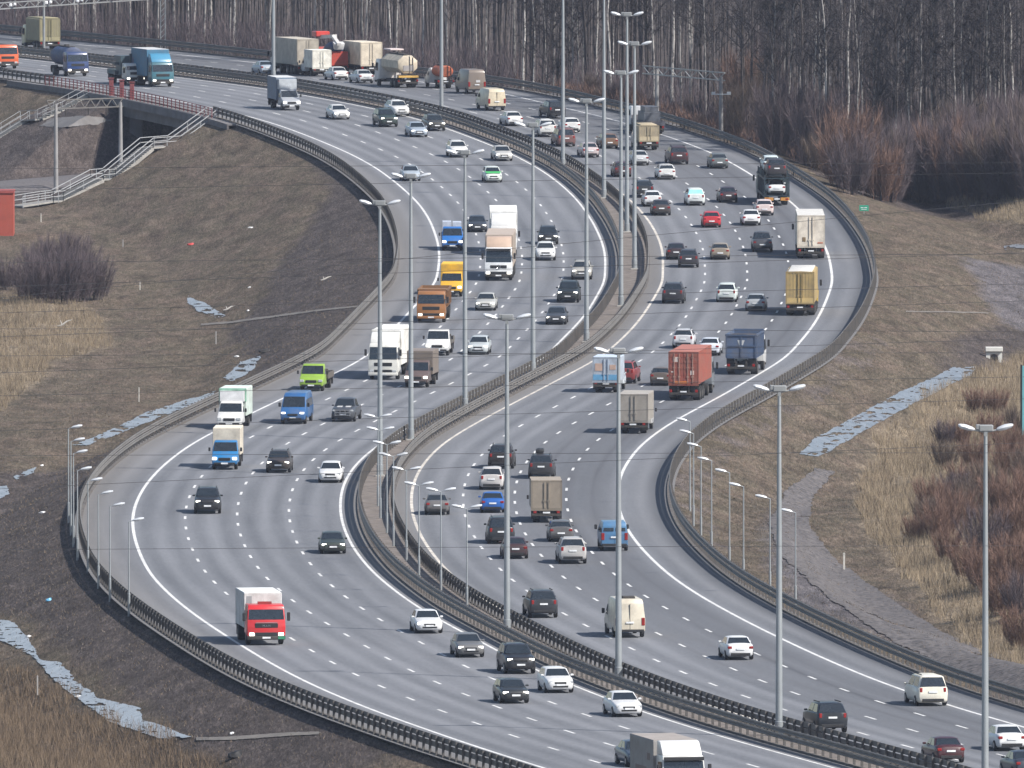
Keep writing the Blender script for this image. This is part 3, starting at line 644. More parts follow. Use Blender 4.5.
def truck(cab='over', col=(.7, .7, .7), L=8., body='box', bcol=(.6, .6, .58), bl=None, bw=2.5, bz0=1.1, bz1=3.6, cabh=2.8, lit=False, roof=None, deflect=None, gap=.25, name='box_truck', lean=None, opts=(), roofcol=None):
    """cab at the front, body behind; body kinds: box canvas container tipper flatbed tank octagon drum lift"""
    root = empty(name); f = L/2; P = paint(col, .3); nose = cab == 'nose'
    w = 1.0 if nose else 1.24; wr = .38 if nose else .5
    if nose:
        prof = [(f-.03, .42), (f, .62), (f-.03, .85), (f-.16, 1.05), (f-.95, 1.32), (f-1.5, 2.02), (f-1.68, 2.14), (f-2.35, 2.14), (f-2.35, .5)]
        hw = [w*.93, w*.95, w*.95, w*.95, w*.98, w*.88, w*.84, w*.84, w]; cd = 2.35; wi = (4, 5); hz = .86; ch = 2.14
    else:
        h = cabh; prof = [(f-.04, .5), (f, .62), (f-.0, 1.2), (f-.05, 1.62), (f-.26, h-.28), (f-.36, h-.06), (f-.6, h), (f-1.95, h), (f-1.95, .75)]
        hw = [w*.97, w, w, w, w*.95, w*.93, w*.92, w*.95, w]; cd = 1.95; wi = (3, 4); hz = .72; ch = h
    ob('chassis', me_(('chs', L, w, nose), lambda: MB().box(-f+.15, f-.6, -.42, .42, .5, .85).box(-f+.3, -f+.6, -w*.9, w*.9, .45, .6).mesh('chassis', CHASSIS)), root)
    c = ob('cab', me_(('cab', L, cab, cabh, tuple(col)), lambda: MB().shell(prof, hw, .06).mesh('cab', P)), root)
    i, j = wi
    ob('windscreen', me_(('cw', L, cab, cabh), lambda: glass_on(prof[i], prof[j], hw[i], hw[j], .06, .97, .93).mesh('windscreen', GLASS, False)), c)
    yf = lambda z: lerp(hw[i], hw[j], max(0, min(1, (z-prof[i][1])/(prof[j][1]-prof[i][1]))))+.02
    for s in (-1, 1):
        ob('side_window', me_(('csw', L, cab, cabh, s), lambda: side_pane([(f-(1.05 if nose else .25), prof[i][1]+.06), (f-cd+.5, prof[i][1]), (f-cd+.5, ch-.4), (f-(1.5 if nose else .45), ch-.35)], yf, s).mesh('side_window', GLASS, False)), c)
        mw, mh = (.16, .3) if nose else (.2, .55)
        o = ob('mirror', me_(('cmir', nose), lambda: MB().box(-.06, .06, -mw/2, mw/2, -mh/2, mh/2, .03).mesh('mirror', BLACK)), c); o.location = (f-(1.0 if nose else .05), s*(w+.2), 1.5 if nose else ch-.75)
    ob('grille', me_(('cgr', L, nose, 'dark' in opts), lambda: (MB().box(f-.1, f+.02, -.45, .45, .7, .92, .02).box(f-.08, f+.02, -.8, .8, .42, .56, .02) if nose else MB().box(f-.1, f+.02, -.75, .75, 1.12, 1.42, .03).box(f-.1, f+.03, -w*.6, w*.6, .62, .84, .02)).mesh('grille', BLACK)), c)
    if not nose: ob('bumper', me_(('cbu', L, 'pb' in opts, tuple(col)), lambda: MB().box(f-.25, f+.05, -w*.99, w*.99, .36, .62, .05, 2).mesh('bumper', P if 'pb' in opts else CHASSIS)), root)
    if roof: ob('sun_visor', MB().box(f-.2, f+.06, -w*.9, w*.9, ch-.28, ch-.08, .03), c, BLACK)
    if deflect:
        dz, dcol = deflect
        pr = [(f-.55, ch-.01), (f-.75, ch+.35*dz), (f-1.25, ch+dz*.9), (f-1.6, ch+dz), (f-1.95, ch+dz), (f-1.95, ch-.01)]
        ob('wind_deflector', MB().shell(pr, [w*.9, w*.9, w*.9, w*.88, w*.92, w*.95], .06), c, paint(dcol, .15))
    if 'emblem' in opts:
        mb = MB().tube([(f+.03, .17*math.cos(a), 1.27+.17*math.sin(a)) for a in np.linspace(0, 2*math.pi, 25)], .022, 5, False)
        for a in (90, 210, 330): mb.bar((f+.035, 0, 1.27), (f+.035, .16*math.cos(R(a)), 1.27+.16*math.sin(R(a))), .035)
        ob('emblem', mb, c, CHROME)
    if 'letters' in opts:
        ob('chrome_strip', MB().box(f+.005, f+.03, -.7, .7, 1.44, 1.48), c, CHROME)
        cu = bpy.data.curves.new('lettering', 'FONT'); cu.body = 'MAN'; cu.size = .2; cu.extrude = .012; cu.align_x = 'CENTER'; cu.materials.append(CHROME); cu.space_character = 1.4
        o = bpy.data.objects.new('lettering', cu); COL.objects.link(o); me = bpy.data.meshes.new_from_object(o.evaluated_get(bpy.context.evaluated_depsgraph_get())); bpy.data.objects.remove(o); o = ob('lettering', me, c); o.location = (f+.03, 0, 1.2); o.rotation_euler = (R(90), 0, R(90))
    std_parts(root, f-.0, w, hz, .8, lit, .76, (.34, .2), .5, -f-.0, .22)
    # body
    b1 = -f; bl = bl or (L-cd-gap); b2 = b1+bl; hb = bw/2; B = pm('truck_body_'+body, bcol, .6, 0, .1, 1., 0, .4, .5)
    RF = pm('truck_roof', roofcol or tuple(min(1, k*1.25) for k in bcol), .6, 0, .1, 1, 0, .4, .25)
    FRAME = pm('body_frame', tuple(k*.75 for k in bcol), .55, 0, .15, 1, 0, .4, .4)
    if body in ('box', 'canvas', 'container'):
        mb = MB()
        if body == 'container':
            for s in (-1, 1):
                n = int(bl/.28); ring = []
                for k in range(n):
                    x = b1+k*bl/n; d = bl/n
                    mb.quad((x, s*hb, bz0), (x+d*.4, s*hb, bz0), (x+d*.4, s*hb, bz1), (x, s*hb, bz1)); mb.quad((x+d*.4, s*hb, bz0), (x+d*.5, s*(hb-.04), bz0), (x+d*.5, s*(hb-.04), bz1), (x+d*.4, s*hb, bz1))
                    mb.quad((x+d*.5, s*(hb-.04), bz0), (x+d*.9, s*(hb-.04), bz0), (x+d*.9, s*(hb-.04), bz1), (x+d*.5, s*(hb-.04), bz1)); mb.quad((x+d*.9, s*(hb-.04), bz0), (x+d, s*hb, bz0), (x+d, s*hb, bz1), (x+d*.9, s*(hb-.04), bz1))
            mb.box(b1+.03, b2-.03, -hb+.05, hb-.05, bz0+.02, bz1-.03)
        elif body == 'canvas':
            n = 14; rings = []
            for k in range(n+1):
                x = lerp(b1, b2, k/n); q = .02*((k % 2)*2-1); t = .03 if 0 < k < n else 0
                rings.append([(x, -hb-q, bz0), (x, -hb-q*.5, lerp(bz0, bz1, .6)), (x, -hb+.01, bz1-.1), (x, -hb+.25, bz1+.0-t), (x, 0, bz1+.06-t), (x, hb-.25, bz1-t), (x, hb-.01, bz1-.1), (x, hb+q*.5, lerp(bz0, bz1, .6)), (x, hb+q, bz0)])
            mb.loft(rings)
        else: mb.box(b1, b2, -hb, hb, bz0, bz1, .03)
        cb = ob('container' if body == 'container' else 'canvas_body' if body == 'canvas' else 'cargo_box', mb, root, B)
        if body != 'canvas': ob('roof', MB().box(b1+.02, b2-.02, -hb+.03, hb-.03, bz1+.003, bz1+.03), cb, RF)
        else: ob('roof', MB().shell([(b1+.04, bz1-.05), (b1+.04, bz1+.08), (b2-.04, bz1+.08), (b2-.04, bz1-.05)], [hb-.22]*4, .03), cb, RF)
        tr = MB()
        for y0, y1 in ((-hb-.004, -hb+.1), (hb-.1, hb+.004)): tr.box(b1-.03, b1+.08, y0, y1, bz0, bz1+.01)
        tr.box(b1-.03, b1+.08, -hb, hb, bz1-.1, bz1+.012).box(b1-.035, b1+.08, -hb, hb, bz0-.12, bz0+.06)
        ob('rear_frame', tr, cb, FRAME)
        for s in (-1, 1):
            d = MB().box(b1-.022, b1+.02, min(s*.015, s*(hb-.11)), max(s*.015, s*(hb-.11)), bz0+.07, bz1-.11)
            for y in ((.35, .75) if body == 'container' else (.16,)):
                hb_ = MB().bar((b1-.06, s*y, bz0+.08), (b1-.06, s*y, bz1-.12), .06).box(b1-.1, b1-.02, s*y-.1, s*y+.1, bz0+.55, bz0+.64)
                if body == 'container': hb_.box(b1-.09, b1-.02, s*y-.09, s*y+.09, bz1-.5, bz1-.42).box(b1-.09, b1-.02, s*y-.09, s*y+.09, bz0+1.3, bz0+1.38)
                ob('door_bar', hb_, cb, pm('door_bar_steel', (.34, .2, .16) if body == 'container' else tuple(k*.8 for k in bcol), .6, 0, .2), False)
            if body == 'container':
                for z in np.linspace(bz0+.3, bz1-.3, 5): d.box(b1-.045, b1-.02, min(s*.05, s*(hb-.15)), max(s*.05, s*(hb-.15)), z-.1, z+.1)
            if body != 'canvas': ob('rear_door', d, cb, B)
        if body == 'canvas':
            ob('tailboard', MB().box(b1-.04, b1+.02, -hb+.1, hb-.1, bz0, bz0+.42), cb, pm('tailboard_paint', tuple(min(1, k*1.3) for k in bcol), .5, 0, .1, 1, 0, .4, .3))
            fold = MB()
            for k in range(9): y = lerp(-hb+.15, hb-.15, k/8); fold.box(b1-.02, b1+.01, y-.04, y+.04, bz0+.45, bz1-.12)
            ob('rear_flap', fold, cb, B)
    elif body == 'tipper':
        mb = MB(); t = .06
        mb.box(b1, b2, -hb, -hb+t, bz0, bz1).box(b1, b2, hb-t, hb, bz0, bz1).box(b1, b1+t, -hb, hb, bz0, bz1).box(b2-t, b2, -hb, hb, bz0, bz1+.1).box(b1, b2, -hb, hb, bz0-.08, bz0+.06)
        cb = ob('tipper_body', mb, root, B)
        rb = MB()
        for s in (-1, 1):
            for x in np.linspace(b1+.3, b2-.3, 7): rb.box(x-.06, x+.06, min(s*hb, s*(hb+.06)), max(s*hb, s*(hb+.06)), bz0, bz1)
            rb.box(b1, b2, min(s*hb, s*(hb+.07)), max(s*hb, s*(hb+.07)), bz1-.14, bz1+.01)
        for y in (-hb+.05, 0, hb-.05): rb.box(b1-.06, b1, y-.06, y+.06, bz0, bz1)
        rb.box(b1-.07, b1, -hb, hb, bz1-.14, bz1+.01).box(b1-.07, b1, -hb, hb, lerp(bz0, bz1, .5)-.05, lerp(bz0, bz1, .5)+.05)
        ob('body_rib', rb, cb, FRAME)
        if 'canopy' in opts: ob('cab_guard', MB().box(b2-.05, b2+1.0, -hb, hb, bz1+.02, bz1+.14, .02), cb, B)
        ob('load', MB().shell([(b1+.1, bz0+.1), (b1+.1, bz1-.35), (lerp(b1, b2, .5), bz1-.12), (b2-.1, bz1-.35), (b2-.1, bz0+.1)], [hb-.1]*5, .1), root, pm('soil_load', (.08, .065, .05), .95, 0, .4))
        if 'crest' in opts:
            ob('stencil_mark', MB().add([(b1-.012, -.3, lerp(bz0, bz1, .75)), (b1-.012, .3, lerp(bz0, bz1, .75)), (b1-.012, .0, lerp(bz0, bz1, .28))], [(0, 1, 2)]), cb, pm('pale_sticker', (.5, .5, .5), .4), False)
    elif body == 'flatbed':
        mb = MB().box(b1, b2, -hb, hb, bz0-.12, bz0)
        cb = ob('flatbed', mb, root, CHASSIS)
        ob('dropside', MB().box(b1, b2, -hb-.03, -hb, bz0-.05, bz0+.42).box(b1, b2, hb, hb+.03, bz0-.05, bz0+.42).box(b1-.03, b1, -hb, hb, bz0-.05, bz0+.42).box(b2-.05, b2, -hb, hb, bz0-.05, bz0+.75), cb, B)
    elif body in ('tank', 'octagon'):
        n = 8 if body == 'octagon' else 20; zc = (bz0+bz1)/2; rz = (bz1-bz0)/2
        ring = lambda x, k: [(x, math.cos(2*math.pi*(q+.5)/n)*hb*k, zc+math.sin(2*math.pi*(q+.5)/n)*rz*k) for q in range(n)]
        cb = ob('tank', MB().loft([ring(b1, .82), ring(b1+.12, 1), ring(b2-.12, 1), ring(b2, .82)]), root, B)
        ob('catwalk', MB().box(b1+.4, b2-.4, -.35, .35, bz1-.03, bz1+.06).box(lerp(b1, b2, .5)-.3, lerp(b1, b2, .5)+.3, -.25, .25, bz1, bz1+.22, .05), cb, CHASSIS)
        ob('ladder', MB().bar((b1-.06, -.55, bz0), (b1-.06, -.55, bz1), .05).bar((b1-.06, -.2, bz0), (b1-.06, -.2, bz1), .05).bar((b1-.06, -.55, zc), (b1-.06, -.2, zc), .04), cb, CHASSIS)
        if body == 'octagon':
            ob('rear_hatch', MB().box(b1-.05, b1+.02, -hb*.55, hb*.45, bz0+.35, bz0+.95), cb, pm('grey_hatch', (.3, .28, .27), .6))
            ob('hazard_bar', MB().box(b1-.3, b1+.3, -hb*.95, hb*.95, bz0-.38, bz0-.16, .02), root, pm('yellow_bar', (.6, .36, .08), .5, 0, .2, 1, 0, .5, .4))
            ob('roof_beam', MB().box(b2-1.2, b2+1.6, -hb, hb*.3, bz1+.28, bz1+.44, .03).box(b2-.3, b2-.1, -hb*.9, -hb*.8, 1.2, bz1+.3), root, pm('pale_beam', (.6, .5, .48), .6))
    elif body == 'drum':
        ax = Vector((.94, 0, -.33)); c0 = Vector((b1+.4, 0, bz0+1.9)); pts = [c0+ax*t for t in (0, .5, 1.6, 3., 4.2, 4.7)]
        ob('mixer_drum', MB().tube(pts, [.5, .85, 1.2, 1.22, .9, .55], 18), root, B)
        ob('hopper', MB().shell([(b1-.1, bz0+1.6), (b1-.3, bz0+2.3), (b1+.5, bz0+2.5), (b1+.5, bz0+1.7)], [.5, .6, .6, .5], .03), root, pm('white_hopper', (.6, .6, .6), .6, 0, .1, 1, 0, .5, .4))
        ob('frame', MB().box(b1, b2, -1.0, 1.0, .95, 1.15).box(b1+.2, b1+.4, -1.1, 1.1, .9, bz0+1.4).box(b2-.4, b2-.2, -1.0, 1.0, .95, bz0+1.1), root, P)
        if 'boom' in opts:
            bo = MB().bar((b2, .0, bz1+.75), (b1+1.8, 0, bz1+.95), .5, .4).bar((b1+1.9, .15, bz1+.9), (b1-.6, .15, bz1+.1), .4, .3)
            ob('boom', bo, root, pm('pale_boom', (.6, .58, .56), .5, 0, .1, 1, 0, .5, .3))
            ob('boom_head', MB().box(b2-.3, b2+1.6, -.8, .8, bz1+.75, bz1+1.35, .08), root, paint((.55, .04, .03)))
    # under-run bar, mudguards, wheels
    ob('underrun_bar', me_(('urb', L, bw, body), lambda: MB().box(b1-.02, b1+.1, -hb*.95, hb*.95, .5, .68).box(b1+.1, b1+.2, -.5, -.35, .55, bz0).box(b1+.1, b1+.2, .35, .5, .55, bz0).mesh('underrun_bar', CHASSIS)), root)
    if not nose or bl > 3:
        for s in (-1, 1): ob('mudguard', me_(('mud', L, bw, bz0, s), lambda: MB().box(b1+.25, b1+.29, min(s*hb*.98, s*hb*.45), max(s*hb*.98, s*hb*.45), .28, bz0-.05).mesh('mudguard', BLACK)), root)
    fa = f-(.9 if nose else 1.3)
    pos = [(fa, w-.18), (fa, -w+.18)]
    ra = -f+(1.2 if nose else 1.5 if L < 9 else 1.4)
    axles = [ra] if L < 8.6 else [ra, ra+1.35] if L < 11 else [ra, ra+1.3, ra+2.6, fa-3.4]
    wt = .26 if nose else .3
    wheel_set(root, 't', pos, wr, wt, STEELRIM)
    wheel_set(root, 't', [(x, s*(min(hb, w)-.28)) for x in axles for s in (-1, 1)], wr, wt*1.9, STEELRIM)
    for nm, boxes, mc in [o for o in opts if isinstance(o, tuple)]:
        mb = MB()
        for bx_ in boxes: mb.box(*[(-f+bx_[0]) , (-f+bx_[1])]+list(bx_[2:]))
        ob(nm, mb, root, pm(nm, mc, .5, 0, .2, 2, 0, .5, .2))
    return root

def transporter():
    root = empty('car_transporter'); L = 12.; f = L/2
    D = pm('transporter_frame', (.02, .035, .045), .5, 0, .2)
    fr_ = MB()
    for s in (-1, 1):
        for x in np.linspace(-f+.2, f-2.6, 7): fr_.box(x-.09, x+.09, s*1.17-.05, s*1.17+.05, .8, 3.3 if x > -f+1 else 3.0)
        fr_.box(-f, f-2.4, s*1.17-.06, s*1.17+.06, .85, 1.05).box(-f+.2, f-1, s*1.17-.06, s*1.17+.06, 2.5, 2.66)
        for x in np.linspace(-f+.4, f-4, 4): fr_.bar((x, s*1.17, 1.0), (x+1.6, s*1.17, 2.5), .07)
    ob('frame', fr_, root, D)
    ob('lower_deck', MB().box(-f, f-2.4, -1.15, 1.15, .92, 1.0), root, D)
    ob('upper_deck', MB().box(-f+.1, f-.6, -1.15, 1.15, 2.62, 2.7), root, D)
    P = paint((.03, .09, .1)); c = ob('cab', MB().shell([(f-.04, .5), (f, .6), (f, 1.2), (f-.05, 1.5), (f-.25, 2.3), (f-.6, 2.5), (f-1.9, 2.5), (f-1.9, .7)], [1.2, 1.22, 1.22, 1.22, 1.17, 1.14, 1.17, 1.22], .05), root, P)
    ob('windscreen', glass_on((f-.05, 1.5), (f-.25, 2.3), 1.22, 1.17), c, GLASS, False)
    for s in (-1, 1):
        o = ob('mirror', MB().box(-.06, .06, -.1, .1, -.28, .28, .03), c, BLACK); o.location = (f-.1, s*1.42, 2.0)
        ob('ramp', MB().box(-f-.06, -f+.4, s*.75-.25, s*.75+.25, .9, 1.02), root, D)
        ob('taillight', MB().box(-f-.05, -f, s*.95-.14, s*.95+.14, .58, .74), root, RED)
    ob('hazard_board', MB().box(-f-.04, -f+.02, -1.2, -.35, .52, .82).box(-f-.04, -f+.02, .35, 1.2, .52, .82), root, pm('amber_board', (.55, .25, .05), .5, 0, .2))
    ob('number_plate', MB().box(-f-.06, -f-.02, -.26, .26, .62, .74), root, PLATE)
    wheel_set(root, 't', [(f-1.3, 1.02), (f-1.3, -1.02)], .48, .3, STEELRIM)
    wheel_set(root, 't', [(x, s*.9) for x in (-f+2, -f+3.3, 1.5) for s in (-1, 1)], .42, .5, STEELRIM)
    return root

def place(root, x, y, away, label, cat, L, group, ov=2., turn=0., centred=False):
    """the end of the vehicle nearest the viewer stands on the road at pixel (x, y) of the survey"""
    P = onroad(x, y); sl = slope(P.y); d = Vector((sl, 1, 0)).normalized()
    dh = (float(road_h(P.y+4))-float(road_h(P.y-4)))/8*d.y
    C = P+d*(L/2-ov)
    if centred: C.x = P.x
    C.z = float(road_h(C.y))+.004
    yaw = math.atan2(d.y, d.x) if away else math.atan2(-d.y, -d.x)
    root.location = C; root.rotation_euler = (0, -math.atan(dh if away else -dh), yaw+turn)
    root['label'] = label; root['category'] = cat; root['group'] = group
    return root
GO = 'cars driving towards the viewer'; AW = 'cars driving away from the viewer'
GT = 'lorries and vans driving towards the viewer'; AT = 'lorries and vans driving away from the viewer'
CATS = {'suv': 'suv', 'pickup': 'pickup', 'minivan': 'minivan'}
def C(style, col, x, y, away, label, lit=None, opts=(), turn=0.):
    r = car(style, col, (not away) if lit is None else lit, opts)
    place(r, x, y, away, label, CATS.get(style, 'car'), CAR[style][0], AW if away else GO, 1.4, turn, True)
    return r
def T(root, x, y, away, label, cat, L, turn=0.): return place(root, x, y, away, label, cat, L, AT if away else GT, 0, turn)
WHT = (.63, .63, .62); SIL = (.42, .43, .44); SBL = (.30, .35, .41); BLK = (.016, .017, .02); DGR = (.06, .062, .066); GRY = (.16, .16, .165); DKG = (.025, .04, .035)
MAR = (.07, .012, .015); BRN = (.10, .075, .06); TAN = (.24, .205, .165); CRM = (.62, .55, .44)

# ---- oncoming carriageway
T(truck('over', (.62, .10, .02), 7.5, 'flatbed', (.3, .1, .05), cabh=2.7, lit=False, name='dump_truck'), 8, 69, False, 'orange cab-over truck at the left edge of the frame before the dark wood', 'truck', 7.5)
T(truck('over', (.012, .04, .14), 8, 'tank', (.012, .04, .12), bw=2.4, bz0=1.1, bz1=3.2, cabh=2.7, lit=True, name='tanker_truck'), 78, 76.5, False, 'deep blue tanker truck behind the white-cabbed crane truck', 'tanker', 8)
T(truck('over', (.62, .61, .57), 8, 'flatbed', (.05, .1, .12), cabh=2.35, lit=True, name='crane_truck', opts=[('crane', [(3.5, 5.6, -1.2, 1.1, 1.4, 3.1), (5.4, 5.8, -.2, .2, 2.4, 3.35), (1.5, 5.4, -.9, -.4, 2.7, 3.05)], (.03, .06, .075)), ('outrigger', [(4.2, 4.8, -1.65, -1.2, 1.0, 1.5), (4.2, 4.8, -1.7, -1.2, 2.1, 2.4)], (.03, .05, .06)), ('red_lamp_post', [(6.2, 6.35, .0, .3, 1.2, 3.0)], (.3, .03, .03))]), 137, 85, False, 'white-cabbed truck with a dark crane behind the cab, next to the blue canvas lorry', 'truck', 8)
T(truck('over', (.035, .13, .17), 9, 'box', (.045, .17, .28), bz0=1.1, bz1=4.0, cabh=2.7, lit=True, deflect=(.9, (.05, .22, .36)), roofcol=(.55, .55, .55)), 163, 87, False, 'teal and blue lorry with a pale flat roof crossing the bridge', 'lorry', 9)
T(truck('nose', (.30, .32, .35), 6.4, 'box', (.13, .18, .25), bw=2.2, bz0=1., bz1=3.35, lit=True, deflect=None, roofcol=(.6, .61, .62), opts=[('roof_spoiler', [(3.4, 4.6, -.95, .95, 2.15, 3.2)], (.42, .45, .48))]), 292, 110.5, False, 'small grey-blue box truck with a pale roof, alone by the inner bank rail', 'truck', 6.4)
C('sedan', WHT, 337.5, 119, False, 'low white sedan a little nearer than the grey-blue box truck')
C('suv', DKG, 385, 126.5, False, 'dark green off-roader with lit lamps in front of a white estate')
C('crossover', WHT, 397, 116, False, 'white crossover half hidden behind the dark green off-roader', False)
C('sedan', SBL, 416, 136.5, False, 'blue-silver sedan in front of a dark olive crossover')
C('crossover', (.05, .05, .045), 433.5, 130.5, False, 'dark olive crossover with lit lamps near the median rail')
C('crossover', WHT, 457, 157, False, 'white crossover passing behind a twin lamp head, nearer than the blue-silver sedan', False)
C('sedan', (.46, .45, .43), 501.5, 160.5, False, 'champagne silver sedan hugging the median line, ahead of the green and white car')
C('sedan', (.36, .41, .46), 410, 180.5, False, 'pale steel-blue sedan beside the inner bank line under a lamp head', False)
C('hatch', (.58, .62, .58), 492, 182, False, 'white hatchback with a bright green bonnet', False, ('bluebar',))
T(truck('nose', (.012, .13, .42), 5.8, 'flatbed', (.25, .3, .38), bw=2.0, bz0=.95, lit=True, name='flatbed_truck', opts=[('bundled_load', [(.4, 2.6, -.9, -.1, 1.0, 2.5), (.4, 2.6, .05, .85, 1.0, 2.45)], (.48, .52, .6))]), 452.5, 251, False, 'bright blue flatbed truck with a pale load above its cab', 'truck', 5.8)
C('sedan', (.03, .035, .045), 477, 231.5, False, 'dark blue-grey sedan between the blue flatbed and the tall white lorry')
T(truck('over', WHT, 11, 'box', (.72, .72, .7), bw=2.55, bz0=1.1, bz1=4.0, cabh=2.8, lit=False, deflect=(1.05, WHT)), 503.5, 256, False, 'plain white lorry mostly hidden behind the lorry with the beige roof box', 'lorry', 11)
T(truck('over', (.72, .73, .74), 12, 'box', (.35, .29, .24), bw=2.5, bz0=1.1, bz1=4.0, cabh=3.0, lit=True, deflect=(.95, (.46, .34, .26)), roof=True, opts=('emblem',)), 498.5, 281, False, 'white cab-over lorry with a beige wind deflector and a star on its grille', 'lorry', 12)
T(truck('nose', (.66, .36, .02), 6.2, 'box', (.66, .38, .02), bw=2.1, bz0=.95, bz1=2.75, lit=True), 451, 297, False, 'bright yellow box truck behind the orange tipper', 'truck', 6.2)
T(truck('over', (.29, .12, .035), 8.5, 'tipper', (.23, .11, .045), bw=2.5, bz0=1.3, bz1=2.75, cabh=2.75, lit=True, name='tipper_truck', opts=('canopy', 'pb')), 431, 323, False, 'orange-brown tipper lorry with a canopy over its cab', 'tipper', 8.5)
C('sedan', (.40, .40, .38), 486.5, 310, False, 'silver sedan with lit lamps, nearer than the white lorry with the star')
C('crossover', BLK, 548, 244, False, 'black crossover just behind a white one near the bend of the median')
C('crossover', WHT, 545.5, 260, False, 'white crossover with a black grille, close in front of a black crossover', False)
C('crossover', (.34, .33, .30), 582, 279, False, 'grey-beige crossover alone in the lane beside the median bend')
C('suv', (.015, .02, .022), 569, 302, False, 'black off-roader with lit lamps, nearer than the grey-beige crossover')
C('sedan', (.045, .05, .06), 557, 324, False, 'charcoal sedan nearest the viewer in the row of cars along the median bend', True)
T(truck('nose', WHT, 5.8, 'flatbed', (.12, .11, .1), bw=1.95, bz0=.95, lit=True, name='flatbed_truck'), 437, 356, False, 'white flatbed truck with an empty dark bed', 'truck', 5.8)
C('hatch', (.42, .45, .46), 479.5, 354, False, 'silver hatchback beside the lamp post, right of the white flatbed')
T(truck('over', (.70, .69, .64), 10, 'box', (.70, .69, .65), bw=2.5, bz0=1.1, bz1=3.95, cabh=3.0, lit=False, deflect=(.85, (.7, .69, .65)), opts=('pb',)), 383, 380, False, 'large cream-white lorry behind the brown box truck', 'lorry', 10)
T(truck('nose', (.10, .07, .065), 6.3, 'box', (.17, .14, .12), bw=2.15, bz0=.95, bz1=2.85, lit=True), 416, 388, False, 'dull brown box truck with lit lamps', 'truck', 6.3)
T(truck('nose', (.24, .39, .04), 6.2, 'flatbed', (.1, .09, .08), bw=2.1, bz0=.95, lit=False, name='flatbed_truck'), 311, 391.5, False, 'lime green flatbed truck', 'truck', 6.2)
T(truck('nose', WHT, 6.5, 'box', (.52, .60, .55), bw=2.15, bz0=.95, bz1=3.1, lit=False, opts=[('roof_spoiler', [(3.5, 4.6, -.95, .95, 2.12, 2.95)], (.74, .74, .74)), ('green_trim', [(3.9, 4.16, -1.07, 1.07, 2.95, 3.12), (3.9, 4.16, -1.08, -.98, 2.1, 2.95), (3.9, 4.16, .98, 1.08, 2.1, 2.95)], (.22, .40, .30))]), 229, 430, False, 'white box truck with a green-edged front, behind the blue truck with the cream box', 'truck', 6.5)
T(van((.018, .10, .27), 5.7, 2.0, 2.4, True, True), 292.5, 424.5, False, 'deep blue minibus next to the stickered charcoal pickup', 'minibus', 5.7)
C('pickup', (.05, .055, .065), 346.5, 421, False, 'charcoal pickup with pale stickers on its bonnet and a bull bar', False, ('bullbar', 'stripes'))
T(truck('nose', (.015, .16, .38), 6.3, 'box', (.62, .56, .46), bw=2.1, bz0=.95, bz1=3.0, lit=True), 224.5, 470, False, 'blue-cabbed truck with a cream box', 'truck', 6.3)
C('crossover', (.045, .035, .03), 279.5, 472, False, 'brown-black crossover with glowing fog lamps', True)
C('hatch', (.65, .655, .66), 331, 482, False, 'small white hatchback alone near the median line', False)
C('suv', (.014, .015, .018), 207.5, 513, False, 'black off-roader alone in the outer lane of the bend')
C('sedan', (.035, .045, .038), 332, 553, False, 'dark green sedan alone in the inner lane, with lit lamps')
T(truck('over', (.56, .015, .022), 7.6, 'box', (.62, .63, .62), bw=2.45, bz0=1.0, bz1=3.25, cabh=2.6, lit=True, opts=('letters', ('green_emblem', [(5.05, 5.15, -1.262, -1.25, 1.2, 1.6), (7.5, 7.66, .75, 1.2, .4, .6)], (.03, .22, .12)), ('beacon_bar', [(6.3, 6.5, -.45, .45, 2.6, 2.76)], (.25, .02, .02)), ('grey_print', [(5.38, 5.42, -1.05, -.72, 2.4, 3.05)], (.3, .32, .33)))), 266.5, 645.5, False, 'red-cabbed truck with a white box', 'truck', 7.6)
C('sedan', (.65, .655, .66), 426, 632.5, False, 'white sedan following the grey one beside the median')
C('sedan', (.13, .13, .13), 467, 656.5, False, 'mid grey sedan between a white sedan and a black off-roader')
C('suv', (.014, .015, .019), 516, 673, False, 'black off-roader with slanted white lamps, next to the median rail')
C('hatch', (.65, .655, .66), 555.5, 692, False, 'white hatchback with a black grille, beside the black hatchback', False)
C('small', (.022, .025, .027), 511, 702.5, False, 'black little hatchback with round lit lamps')
C('sedan', (.65, .655, .66), 622.5, 716, False, 'white sedan nearest the viewer in the inner lane, ahead of the big lorry', False)
T(truck('over', (.6, .6, .58), 9, 'box', (.30, .29, .28), bw=2.5, bz0=1.1, bz1=3.65, cabh=2.95, lit=False, deflect=(.75, (.68, .67, .65)), roof=True, gap=.6, opts=[('smudged_print', [(1.5, 4.6, -1.26, -1.252, 1.7, 2.1), (4.8, 5.6, -1.26, -1.252, 2.5, 2.9)], (.14, .10, .1))], roofcol=(.34, .30, .27)), 684.5, 809, False, 'white-cabbed lorry with a grimy grey box cut by the bottom edge of the frame', 'lorry', 9)
C('sedan', (.05, .07, .10), 636, 766, False, 'dark blue sedan half hidden behind the grimy grey lorry', False)
